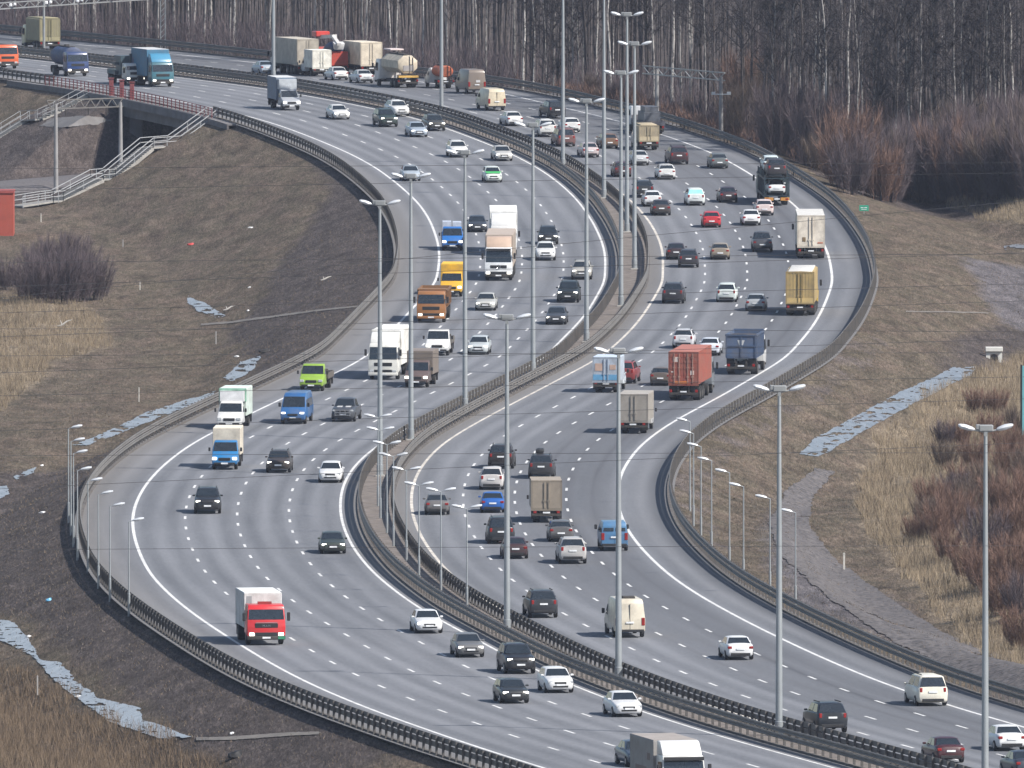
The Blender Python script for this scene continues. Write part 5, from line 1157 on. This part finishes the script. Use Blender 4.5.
# ------------------------------------------------------------------ small things on the banks
ICE = pm('grey_melt_ice', (.25, .272, .305), .3, 0, .5, 1.3, 0, .5, .35)
for poly in ([(976, 367), (955, 367), (934, 377), (905, 390), (870, 408), (840, 425), (812, 440), (797, 456), (820, 457), (838, 447), (862, 433), (892, 416), (925, 399), (950, 385), (972, 376)],
             [(-8, 618), (12, 622), (28, 638), (40, 660), (60, 663), (78, 682), (100, 699), (140, 708), (142, 720), (165, 727), (192, 738), (160, 739), (112, 724), (84, 704), (55, 682), (30, 655), (6, 644), (-8, 636)],
             [(72, 445), (95, 437), (120, 426), (145, 413), (176, 403), (205, 395), (218, 391), (212, 398), (180, 410), (146, 423), (122, 433), (84, 447)], [(12, 477), (36, 467), (34, 473), (16, 480)], [(-6, 488), (8, 486), (10, 494), (-6, 503)],
             [(188, 296), (206, 304), (226, 316), (218, 319), (200, 313), (186, 303)], [(222, 378), (240, 362), (262, 356), (252, 371), (232, 383)], [(998, 246), (1030, 243), (1030, 248), (1005, 250)]):
    drape('water', poly, .05, ICE, 'structure', flat=True)
PALE = pm('pale_dirt_path', (.165, .148, .13), .9, 0, .25, 1)
for poly in ([(200, 324), (230, 321.5), (270, 316), (325, 309), (372, 304.5), (372, 306.5), (325, 311), (270, 318.5), (230, 324), (200, 326)], [(195, 738), (230, 737), (285, 733), (320, 732), (320, 735), (285, 737), (230, 741), (195, 741)], [(905, 311.3), (950, 311.6), (990, 313), (990, 314.2), (950, 313.2), (905, 312.6)]):
    drape('path', poly, .05, PALE, 'structure', (1.5, .25), .35)
GRAVEL = pm('purple_grey_gravel', (.112, .105, .109), .95, 0, .75, 2.6, 0, .2, .35)
drape('path', [(815, 468), (836, 472), (812, 500), (810, 525), (834, 558), (886, 596), (946, 634), (1034, 668), (1034, 698), (960, 674), (888, 640), (826, 597), (780, 556), (768, 524), (784, 492)], .06, GRAVEL, 'structure', (1.6, .4), 1.2)
def lump(name, x, y, sx, sy, sz, m, label, cat, group=None, seed=0):
    sx *= .7; sy *= .7; sz *= .7; P = at(x, y); b = bmesh.new(); bmesh.ops.create_icosphere(b, subdivisions=2, radius=1)
    for v in b.verts:
        n = mnoise.noise(v.co*1.7+Vector((seed, 0, 0)))*.45; v.co = Vector((v.co.x*sx, v.co.y*sy, max(-.2, v.co.z)*sz))*(1+n)
    o = ob(name, MB().bm(b), None, m, True, label=label, category=cat, **({'group': group} if group else {})); o.location = P+Vector((0, 0, .02)); return o
WB = pm('white_plastic', (.66, .66, .65), .5, 0, .15, 3); 
lump('plastic_bag', 49, 601, .32, .3, .28, pm('blue_plastic', (.12, .35, .55), .4), 'crumpled light blue bag on the dark slope at the left', 'bag')
lump('red_litter', 191, 245, .55, .4, .28, pm('red_plastic', (.42, .05, .045), .5), 'red scrap lying on the turf below the bank', 'litter')
for k, (x, y, lab) in enumerate([(42, 466, 'white scrap beside the small upper puddle at the far left'), (29, 637, 'white clump at the end of the leftmost ditch puddle'), (79, 697, 'white clump at the tip of the long ditch puddle'), (248, 311, 'small white scrap by the pale path, left of the bank'), (250, 288, 'white scrap on the turf above the pale path'), (251, 228, 'white speck of litter high on the dark bank'), (232, 734, 'white scrap beside the lower pale path'), (237, 357, 'long white scrap in the stream below the bank'), (43, 513, 'torn white scrap on the dark soil left of the thin lamps'), ]):
    lump('litter', x, y, .22+.1*(k % 3), .25, .16, WB, lab, 'litter', 'white litter on the banks', k)
lump('dark_debris', 236, 757, .7, .8, .55, pm('black_rubber_sheet', (.012, .012, .013), .7), 'black heap at the bottom edge below the lower pale path', 'debris')
lump('dark_debris', 265, 352, .8, .8, .4, pm('dark_wet_earth', (.02, .018, .017), .7), 'dark hollow log end by the stream near the bank rail', 'debris')
def marker(x, y, h, m, label, w=.09):
    P = at(x, y); g = empty('marker_post', P, 0, label, 'marker post', 'marker posts on the banks')
    ob('shaft', MB().box(-w/2, w/2, -w/2, w/2, -.2, h, .01), g, m); ob('cap', MB().shell([(-w*.7, h), (0, h+w*.9), (w*.7, h)], [w*.7]*3, 0), g, m)
CM = pm('pale_marker', (.55, .53, .48), .7); GM = pm('grey_marker', (.38, .37, .36), .8)
marker(844, 570, 1.15, CM, 'pale marker post on the turf right of the gravel berm', .14)
marker(37.5, 695, 1.2, GM, 'grey marker post beside the long ditch puddle at lower left')
marker(140, 290, .75, CM, 'short pale marker post right of the left bush')
marker(216, 344, 1.1, GM, 'thin grey marker post below the pale path')
marker(123, 247, .7, GM, 'thin grey marker post above the left bush', .08)
marker(41, 222, .8, CM, 'pale marker post below the long stairs', .1)
marker(139, 402, 1.2, CM, 'pale marker post on the turf left of the ditch', .08)
def sign_km():
    P = at(864, 214); g = empty('road_sign', P, 0, 'small green sign on the slope right of the bend', 'road sign')
    ob('post', MB().bar((0, 0, -.2), (0, 0, .8), .08), g, GALV); ob('panel', MB().box(-.45, .45, -.06, -.03, .3, .85, .01), g, pm('green_sign', (.02, .30, .19), .4))
    ob('white_marks', MB().box(-.32, -.05, -.068, -.062, .58, .66).box(.02, .3, -.068, -.062, .58, .66).box(-.25, .25, -.068, -.062, .42, .48), g, WB)
sign_km()
def culvert():
    P = at(994, 360); g = empty('culvert_headwall', P, 0, 'white concrete culvert mouth at the head of the ice-filled ditch', 'culvert')
    C_ = pm('white_concrete', (.62, .61, .57), .8, 0, .1, 1, 0, .3, .15)
    ob('slab', MB().box(-.75, .75, -.6, .3, .78, 1.15, .02), g, C_); ob('wall', MB().box(-.7, -.35, -.4, .3, -.3, .78).box(.35, .7, -.4, .3, -.3, .78).box(-.35, .35, -.4, .3, .55, .78), g, C_)
    ob('pipe_mouth', MB().tube([(0, .2, .2), (0, -.35, .2)], .33, 14), g, BLACK)
    P2 = at(998, 352)
culvert()
def board():
    P = at(1026, 440); g = empty('roadside_board', P, 0, 'teal board with a dark edge at the right margin, beyond the reddish bushes', 'board')
    ob('panel', MB().box(-.32, 2.6, -.05, .05, .4, 6.0, .02), g, pm('teal_panel', (.16, .42, .46), .4, 0, .1)); ob('frame', MB().box(-.46, -.32, -.08, .08, -.4, 6.1), g, BLACK); ob('leg', MB().box(1.0, 1.15, -.08, .08, -.5, .4), g, BLACK)
board()
def shed():
    P = at(4, 236); s = 10.4; g = empty('red_shed', P, 0, 'brick-red lineside cabin cut by the left edge', 'cabin')
    W_ = pm('brick_red_paint', (.36, .075, .05), .75, 0, .15, .8, 0, .3, .15)
    ob('wall', MB().box(-5.0, .95, 0, 4, -.4, 4.3), g, W_); ob('roof', MB().box(-5.1, 1.02, -.1, 4.1, 4.303, 4.5), g, pm('red_roof', (.30, .06, .05), .7)); ob('plinth', MB().box(-5.02, .97, -.02, 4.02, -.5, .0), g, CONC)
shed()
def driftwood(x, y, label, s=1.):
    P = at(x, y); g = ob('dead_branch', MB().tube([(-.55*s, 0, .15), (-.1*s, 0, .25), (.35*s, .2, .6*s), (.85*s, .3, .75*s)], [.07, .09, .07, .03], 6).tube([(-.1*s, 0, .25), (-.25*s, .1, .7*s)], [.06, .03], 6), None, pm('bleached_wood', (.38, .36, .33), .8), True, label=label, category='branch'); g.location = P
driftwood(63, 328, 'bleached branch lying on the dry grass below the left bush')
driftwood(228, 312, 'pale log leaning by the stream above the path', .8)
driftwood(325, 282, 'bleached stick on the dark bank left of the bank rail', .7)

# ------------------------------------------------------------------ vegetation
def bark(name, col, col2, sc):
    m, N, L, b = _nodes(name); tc = N.new('ShaderNodeTexCoord'); mp = N.new('ShaderNodeMapping'); mp.inputs['Scale'].default_value = (1.5, 1.5, .9); L.new(tc.outputs['Object'], mp.inputs[0])
    nz = N.new('ShaderNodeTexNoise'); nz.inputs['Scale'].default_value = sc; nz.inputs['Detail'].default_value = 5; nz.inputs['Roughness'].default_value = .7; L.new(mp.outputs[0], nz.inputs['Vector'])
    r = N.new('ShaderNodeValToRGB'); r.color_ramp.elements[0].position = .4; r.color_ramp.elements[1].position = .52; r.color_ramp.elements[0].color = (*col2, 1); r.color_ramp.elements[1].color = (*col, 1)
    L.new(nz.outputs[0], r.inputs[0])
    oi = N.new('ShaderNodeObjectInfo'); mr = N.new('ShaderNodeMapRange'); mr.inputs[3].default_value = .45; mr.inputs[4].default_value = 1.1; L.new(oi.outputs['Random'], mr.inputs[0])
    mx = N.new('ShaderNodeVectorMath'); mx.operation = 'SCALE'; L.new(r.outputs[0], mx.inputs[0]); L.new(mr.outputs[0], mx.inputs['Scale']); L.new(mx.outputs[0], b.inputs['Base Color']); b.inputs['Roughness'].default_value = .9
    return m
BIRCH = bark('birch_bark', (.48, .455, .43), (.09, .08, .08), 1.4)
DARKB = bark('dark_bark', (.085, .068, .062), (.03, .026, .028), 2.)
TWIG = pm('dark_twigs', (.040, .034, .037), .9, 0, .35, .3)
TWIGR = pm('reddish_twigs', (.20, .12, .09), .9, 0, .35, .5)
TWIGB = pm('brown_twigs', (.135, .10, .08), .9, 0, .35, .5)
TWIGP = pm('purple_brown_twigs', (.12, .092, .098), .9, 0, .35, .5)
def slivers(P, D, Ln, Wd):
    """thin triangles from base points P along D: lengths Ln, base widths Wd"""
    P = np.asarray(P); D = np.asarray(D); n = len(P)
    side = np.cross(D, rng.normal(size=(n, 3))); side /= np.linalg.norm(side, axis=1)[:, None]+1e-9
    a = P-side*Wd[:, None]/2; c = P+side*Wd[:, None]/2; t = P+D*Ln[:, None]
    V = np.stack([a, c, t], 1).reshape(-1, 3); F = np.arange(n*3).reshape(-1, 3)
    return V, F
def unit(v): return v/(np.linalg.norm(v, axis=-1, keepdims=True)+1e-9)
def tree_meshes(kind, seed):
    rs = np.random.RandomState(seed); H = rs.uniform(19, 27); n = 9
    bx, by = rs.normal(0, .5, 2); pts = []
    for k in range(n): t = k/(n-1); pts.append((bx*t*t*2+rs.normal(0, .07), by*t*t+rs.normal(0, .07), t*H-.6*(k == 0)))
    r0 = rs.uniform(.095, .15) if kind == 'birch' else rs.uniform(.12, .2)
    tr = MB().tube(pts, [r0*(1-.85*k/(n-1)) for k in range(n)], 6)
    cp = []; cd = []; cl = []; cw = []
    br = MB(); base = .42 if kind == 'birch' else .3
    for k in range(30):
        t = rs.uniform(base, .97); i = min(n-2, int(t*(n-1))); p = Vector(pts[i]).lerp(Vector(pts[i+1]), t*(n-1)-i); az = rs.uniform(0, 6.28)
        L_ = rs.uniform(1.2, 3.6)*(1.25-t*.7); d = Vector((math.cos(az), math.sin(az), rs.uniform(.7, 1.8))).normalized(); q = p+d*L_; e = q+Vector((d.x*.6, d.y*.6, -.2 if kind == 'birch' else .3))*L_*.5
        br.tube([p, q, e], [.05, .03, .012], 3, False)
        for j in range(26):
            s = rs.uniform(.15, 1.6); o = p.lerp(q, s) if s < 1 else q.lerp(e, s-1)
            dd = Vector((rs.normal(), rs.normal(), rs.normal(-.3 if kind == 'birch' else .5, .7))).normalized()
            cp.append(o[:]); cd.append(dd[:]); cl.append(rs.uniform(.5, 1.5)); cw.append(rs.uniform(.025, .05))
    # thin stems low down
    for k in range(40):
        z = rs.uniform(.5, base*H); az = rs.uniform(0, 6.28); cp.append((0, 0, z)); cd.append(unit(np.array([math.cos(az), math.sin(az), rs.uniform(-.2, 1)]))); cl.append(rs.uniform(.5, 1.8)); cw.append(.03)
    V, F = slivers(cp, cd, np.array(cl), np.array(cw))
    br.add(V, F)
    return tr.mesh('trunk', BIRCH if kind == 'birch' else DARKB), fastmesh('crown', br.v, [f if len(f) == 4 else (*f, f[2]) for f in br.f], TWIG) if False else br.mesh('crown', TWIG, False)
TM = {('birch', k): tree_meshes('birch', 100+k) for k in range(5)}; TM.update({('dark', k): tree_meshes('dark', 200+k) for k in range(5)})
def front_Y(X):
    """where the wood begins: behind the far rail, and beyond the thicket on the right"""
    Ys = np.arange(YP(240), 2300, 3.); ok = (X-np.interp(Ys, YG, XL))*np.interp(Ys, YG, _cos) > oR2(Ys)+11
    y = Ys[np.argmax(ok)] if ok.any() else 2200
    return max(y, YP(158))
FRX = np.arange(-170, 171, 4.); FRY = np.array([front_Y(x) for x in FRX])
def frontY(X): return np.interp(X, FRX, FRY)
def put_tree(kind, x, Y, label, group):
    tm = TM[(kind, random.randrange(5))]; g = empty('birch_tree' if kind == 'birch' else 'bare_tree', (x, Y, float(ground(x, Y))), random.uniform(0, 6.28), label, 'tree', group)
    s = random.uniform(.85, 1.12); g.scale = (s*random.uniform(.9, 1.2), s*random.uniform(.9, 1.2), s)
    ob('trunk', tm[0], g); ob('crown', tm[1], g)
# single birches one can pick out in the photograph: pixel x, depth behind the edge
placed = []
for px, back in [(7, 4), (20, 9), (31, 3), (62, 12), (88, 5), (112, 8), (126, 4), (143, 9), (155, 3), (171, 7), (186, 10), (202, 5), (228, 12), (345, 4), (352, 7), (362, 5), (412, 9), (447, 12), (473, 6), (486, 4), (523, 6), (535, 3), (553, 8), (583, 5), (596, 9), (611, 4), (648, 7), (654, 4), (672, 6), (690, 9), (706, 3), (815, 5), (821, 7), (829, 4), (848, 6), (861, 3), (873, 8), (896, 5), (910, 7), (920, 4), (931, 6), (956, 3), (962, 5), (974, 8), (986, 4), (1006, 3), (1012, 6)]:
    Y = frontY((px-512)/FPX*1780)+back; x = (px-512)/FPX*Y; Y = float(frontY(x)+back); placed.append(x)
    put_tree('birch', x, Y, 'bare white-barked birch standing in the front rows of the wood', 'birches at the wood edge')
for k in range(225):
    x = rng.uniform(-66, 66); Y = float(frontY(x)+2+rng.exponential(22)); kind = 'birch' if rng.random() < .28 else 'dark'
    put_tree(kind, x, Y, 'bare white-barked birch standing in the front rows of the wood' if kind == 'birch' else 'bare dark-trunked tree standing among the birches of the wood', 'birches at the wood edge' if kind == 'birch' else 'dark bare trees of the wood')
def forest():
    """the depth of the wood, one mass: plain trunks and twig sprays"""
    mb_t = []; F_t = []; nv = 0; n = 3600
    X = rng.uniform(-170, 170, n); Y = frontY(X)+12+rng.uniform(0, 1, n)**1.1*240; Z = ground(X, Y); H = rng.uniform(16, 26, n); r = rng.uniform(.09, .2, n)
    lx = rng.normal(0, .5, n); ly = rng.normal(0, .5, n)
    for k in range(n):
        b_ = nv
        for t, q in ((0, 1), (.5, .75), (1, .12)):
            for a in range(5): mb_t.append((X[k]+lx[k]*t+r[k]*q*math.cos(a*1.2566), Y[k]+ly[k]*t+r[k]*q*math.sin(a*1.2566), Z[k]-.3+H[k]*t))
        for i in range(2):
            for a in range(5): F_t.append((b_+i*5+a, b_+i*5+(a+1) % 5, b_+i*5+5+(a+1) % 5, b_+i*5+5+a))
        nv += 15
    ob('forest', fastmesh('forest', mb_t, F_t, bark('wood_bark', (.085, .073, .072), (.026, .024, .027), 1.2)), kind='stuff')
    m = 60; P = np.repeat(np.stack([X, Y, Z], -1), m, 0); P[:, 2] += rng.uniform(.3, 1, n*m)*np.repeat(H, m); P[:, :2] += rng.normal(0, 1.4, (n*m, 2))
    V, F = slivers(P, unit(rng.normal(0, 1, (n*m, 3))+[0, 0, .5]), rng.uniform(.7, 2.2, n*m), rng.uniform(.03, .07, n*m))
    ob('forest', fastmesh('forest', V, F, TWIG), kind='stuff')
    # undergrowth of saplings along the front
    m = 70000; x = rng.uniform(-75, 75, m); y = frontY(x)-3+rng.exponential(16, m); P = np.stack([x, y, ground(x, y)+rng.uniform(0, 1, m)**2*3.5], -1)
    D = unit(np.stack([rng.normal(0, .28, m), rng.normal(0, .28, m), np.ones(m)], -1))
    V, F = slivers(P, D, rng.uniform(.6, 2.4, m), rng.uniform(.025, .055, m)); ob('undergrowth', fastmesh('undergrowth', V, F, TWIGP), kind='stuff')
    m = 16000; x = rng.uniform(0, 75, m); y = frontY(x)-10+rng.exponential(10, m); P = np.stack([x, y, ground(x, y)+rng.uniform(0, 1, m)*1.2], -1)
    D = unit(np.stack([rng.normal(0, .4, m), rng.normal(0, .4, m), np.ones(m)], -1))
    keep = Uof(P[:, 0], P[:, 1]) > oR2(P[:, 1])+6
    V, F = slivers(P[keep], D[keep], rng.uniform(.4, 1.2, keep.sum()), rng.uniform(.03, .06, keep.sum())); ob('undergrowth', fastmesh('undergrowth', V, F, TWIGR), kind='stuff')
forest()
def shrub_mesh(seed, mat, n=1500, wide=1.):
    rs = np.random.RandomState(seed); P = []; D = []; Ln = []; Wd = []
    for k in range(46):
        az = rs.uniform(0, 6.28); lean = rs.uniform(.05, .55); d = unit(np.array([math.cos(az)*lean*wide, math.sin(az)*lean*wide, 1])); b0 = np.array([math.cos(az), math.sin(az), 0])*rs.uniform(0, .35)*wide; L_ = rs.uniform(.6, 1.05)
        P.append(b0); D.append(d); Ln.append(L_); Wd.append(.012)
        for j in range(n//46):
            t = rs.uniform(.1, .95); dd = unit(d+rs.normal(0, .42, 3)); P.append(b0+d*L_*t); D.append(dd); Ln.append(rs.uniform(.1, .34)); Wd.append(rs.uniform(.0055, .0105))
    V, F = slivers(np.array(P), np.array(D), np.array(Ln), np.array(Wd)); return fastmesh('branches', V, F, mat)
SH = {k: [shrub_mesh(300+i*7+j, mt, 5000, 1.15) for i in range(3)] for j, (k, mt) in enumerate((('r', TWIGR), ('b', TWIGB), ('p', TWIGP)))}
STEM = MB().tube([(0, 0, -.1), (.01, 0, .3)], [.03, .02], 6).mesh('stem', DARKB)
def shrub(kind, x, y, h, w, label, group, P=None):
    P = at(x, y) if P is None else P
    g = empty('shrub', P, random.uniform(0, 6.28), label, 'shrub', group); g.scale = (w, w, h)
    ob('branches', random.choice(SH[kind]), g); ob('stem', STEM, g)
LB = 'purple-brown bare bush in the dense clump at the left'
for x, y, h, w in [(28, 300, 4.6, 3.2), (45, 303, 5.0, 3.4), (62, 304, 5.4, 3.4), (80, 302, 5.2, 3.4), (94, 300, 4.6, 3.0), (38, 285, 4.6, 3.2), (58, 282, 5.2, 3.4), (76, 284, 5., 3.2), (6, 290, 3.4, 2.4)]:
    shrub('p', x, y, h*.92, w, LB, 'bushes in the left clump')
RB = 'reddish bare bush in the thicket at the right edge'
for x, y, h, w in [(932, 512, 2.6, 2.2), (955, 535, 3.4, 2.6), (985, 560, 3.8, 2.8), (1012, 590, 3.8, 2.8), (965, 500, 3.0, 2.4), (1000, 520, 3.6, 2.6), (1020, 550, 3.6, 2.6), (975, 470, 2.6, 2.2), (1010, 480, 3., 2.4), (945, 470, 2.4, 2.0), (1022, 620, 3.4, 2.6), (985, 590, 3., 2.4), (950, 560, 2.4, 2.), (915, 540, 1.8, 1.6), (1035, 510, 3.4, 2.6), (960, 445, 2., 1.8), (990, 440, 2.2, 1.9), (940, 540, 2.8, 2.2), (970, 520, 3.2, 2.5), (1000, 555, 3.6, 2.6), (1020, 520, 3.4, 2.6), (990, 500, 3., 2.4), (1010, 460, 2.8, 2.2), (1030, 490, 3.2, 2.4), (970, 580, 2.8, 2.3), (1000, 615, 3.2, 2.5), (1020, 650, 3., 2.4), (925, 525, 2.2, 1.9), (955, 505, 2.6, 2.1), (1030, 580, 3.6, 2.6), (1015, 435, 2.4, 2.)]:
    shrub('r' if random.random() < .65 else random.choice('pb'), x, y, h, w, RB, 'bushes of the right thicket')
shrub('p', 945, 448, 2.3, 1.9, 'dark rounded bush alone in the tan grass right of the icy ditch', 'bushes of the right thicket')
for x, y, h, w in [(975, 412, 2., 1.8), (995, 415, 2.2, 1.9)]: shrub('r', x, y, h, w, 'low reddish bush beside the teal board', 'bushes of the right thicket')
FB = 'tangled bare bush at the foot of the wood, right of the bend'
for k in range(170):
    px = rng.uniform(742, 1050); yb = np.interp(px, [740, 790, 840, 880, 940, 1024, 1060], [156, 178, 192, 203, 203, 200, 200])-rng.exponential(15)
    P = at(px, yb)
    if Uof(P.x, P.y) < oR2(P.y)+8: continue
    h = rng.uniform(3.5, 8.6)
    shrub(rng.choice(['p', 'p', 'p', 'p', 'p', 'p', 'p', 'b', 'b', 'r']), 0, 0, h, h*.6, FB, 'bushes at the foot of the wood', P)
for k in range(16):
    x = rng.uniform(8, 24); Y = float(frontY(x)-rng.uniform(-6, 6)); 
    if Uof(x, Y) < oR2(Y)+7: continue
    shrub(rng.choice(['p', 'b', 'r']), 0, 0, rng.uniform(1.5, 3.2), rng.uniform(1.2, 2), 'low reddish bush behind the far guard rail', 'bushes behind the far rail', Vector((x, Y, float(ground(x, Y)))))
# dry grass, reeds and turf tufts
def scatter(poly, n, hmin, hmax, mat, lean=.3, wd=(.02, .04), name='grass'):
    P = world_poly(poly) if poly is not None else None
    if P is not None:
        x0, y0 = P.min(0); x1, y1 = P.max(0); X = rng.uniform(x0, x1, n*3); Y = rng.uniform(y0, y1, n*3); k = in_poly(X+3*fbm(X/4, Y/12, 31), Y+14*fbm(X/5, Y/10, 41), P); X = X[k][:n]; Y = Y[k][:n]
        kp = fbm(X/1.6, Y/4, 77) > -.09-.1*rng.random(len(X)); X = X[kp]; Y = Y[kp]
    else:
        Y = rng.uniform(930, 1640, n); X = Y*rng.uniform(-560, 560, n)/FPX; u = Uof(X, Y); k = (u < -4.6) | (u > oR2(Y)+4.6); k &= fbm(X/2, Y/5, 78) > -.12; X = X[k]; Y = Y[k]
    m = len(X); B = np.stack([X, Y, ground(X, Y)-.03], -1); D = unit(np.stack([rng.normal(0, lean, m), rng.normal(0, lean, m), np.ones(m)], -1))
    V, F = slivers(B, D, rng.uniform(hmin, hmax, m), rng.uniform(*wd, m)); ob(name, fastmesh(name, V, F, mat), kind='stuff')
STRAW = pm('straw_grass', (.27, .215, .145), .9, 0, .3, .4); STRAWD = pm('brown_straw', (.16, .115, .075), .9, 0, .3, .4); TURF = pm('winter_turf', (.155, .128, .095), .9, 0, .4, .15)
scatter(DRY[1], 64000, .5, 1.15, STRAW); scatter(DRY[1], 14000, .5, 1.3, STRAWD); scatter(DRY[0], 20000, .4, .9, STRAW); scatter(DRY[0], 8000, .4, 1., STRAWD); scatter(DRY[2], 5000, .4, .9, STRAW)
scatter(RUST[0], 26000, .4, 1.1, STRAWD)
scatter(None, 150000, .08, .26, TURF, .5, (.03, .07)); scatter(None, 60000, .08, .3, STRAWD, .5, (.03, .06))

# ------------------------------------------------------------------ power lines strung across the valley in front of the road
WIRE = pm('dark_cable', (.03, .03, .034), .6)
def wires():
    Zw = 600.
    for k, (ya, yb, lab) in enumerate([(297, 200, 'steepest dark cable climbing to the right'), (286, 252, 'dark cable crossing the white star lorry and the cream-white trailer'), (262, 253, 'nearly level dark cable at the median bend'), (336, 300, 'dark cable passing under the yellow canvas lorry'), (372, 338, 'dark cable crossing the red container roof'), (395, 376, 'dark cable over the blue tipper wheels'), (430, 398, 'dark cable over the grey grimy truck'), (455, 452, 'level dark cable at the foot of the grey grimy truck'), (488, 442, 'lowest dark cable on the left side'), (328, 331, 'level dark cable across the dry field at the left'), (312, 283, 'dark cable above the orange tipper'), (168, 162, 'dark cable over the green and white car'), (190, 172, 'dark cable just above the bright blue flatbed'), (549 , 545, 'lowest level cable under the brown box truck'), (355, 352, 'level dark cable through the large cream-white lorry')]):
        g = empty('power_cable', (0, 0, 0), 0, lab, 'power cable', 'power cables across the view'); pts = []
        for t in np.linspace(-2.0, 3.0, 41):
            x = 1024*t; y = lerp(ya, yb, t)+14*((t-.5)**2)*.25+3*0; Z = Zw+60*(t-.5)+k*4; pts.append((Z*(x-512)/FPX, Z*(CD+(384-y)/FPX*SD), CAMZ+Z*(-SD+(384-y)/FPX*CD)))
        ob('cable', MB().tube(pts, .0075, 4), g, WIRE)
wires()
# ------------------------------------------------------------------ air
def haze():
    m = bpy.data.materials.new('pale_air'); m.use_nodes = True; N = m.node_tree.nodes; N.remove(N['Principled BSDF'])
    v = N.new('ShaderNodeVolumePrincipled'); v.inputs['Color'].default_value = (.72, .80, 1, 1); v.inputs['Density'].default_value = HAZE; v.inputs['Anisotropy'].default_value = .2
    m.node_tree.links.new(v.outputs[0], N['Material Output'].inputs['Volume'])
    ob('haze', MB().box(-4700, 4700, -3200, 8200, -16, 95), None, m, False, kind='stuff')
HAZE = .000038
if HAZE: haze()
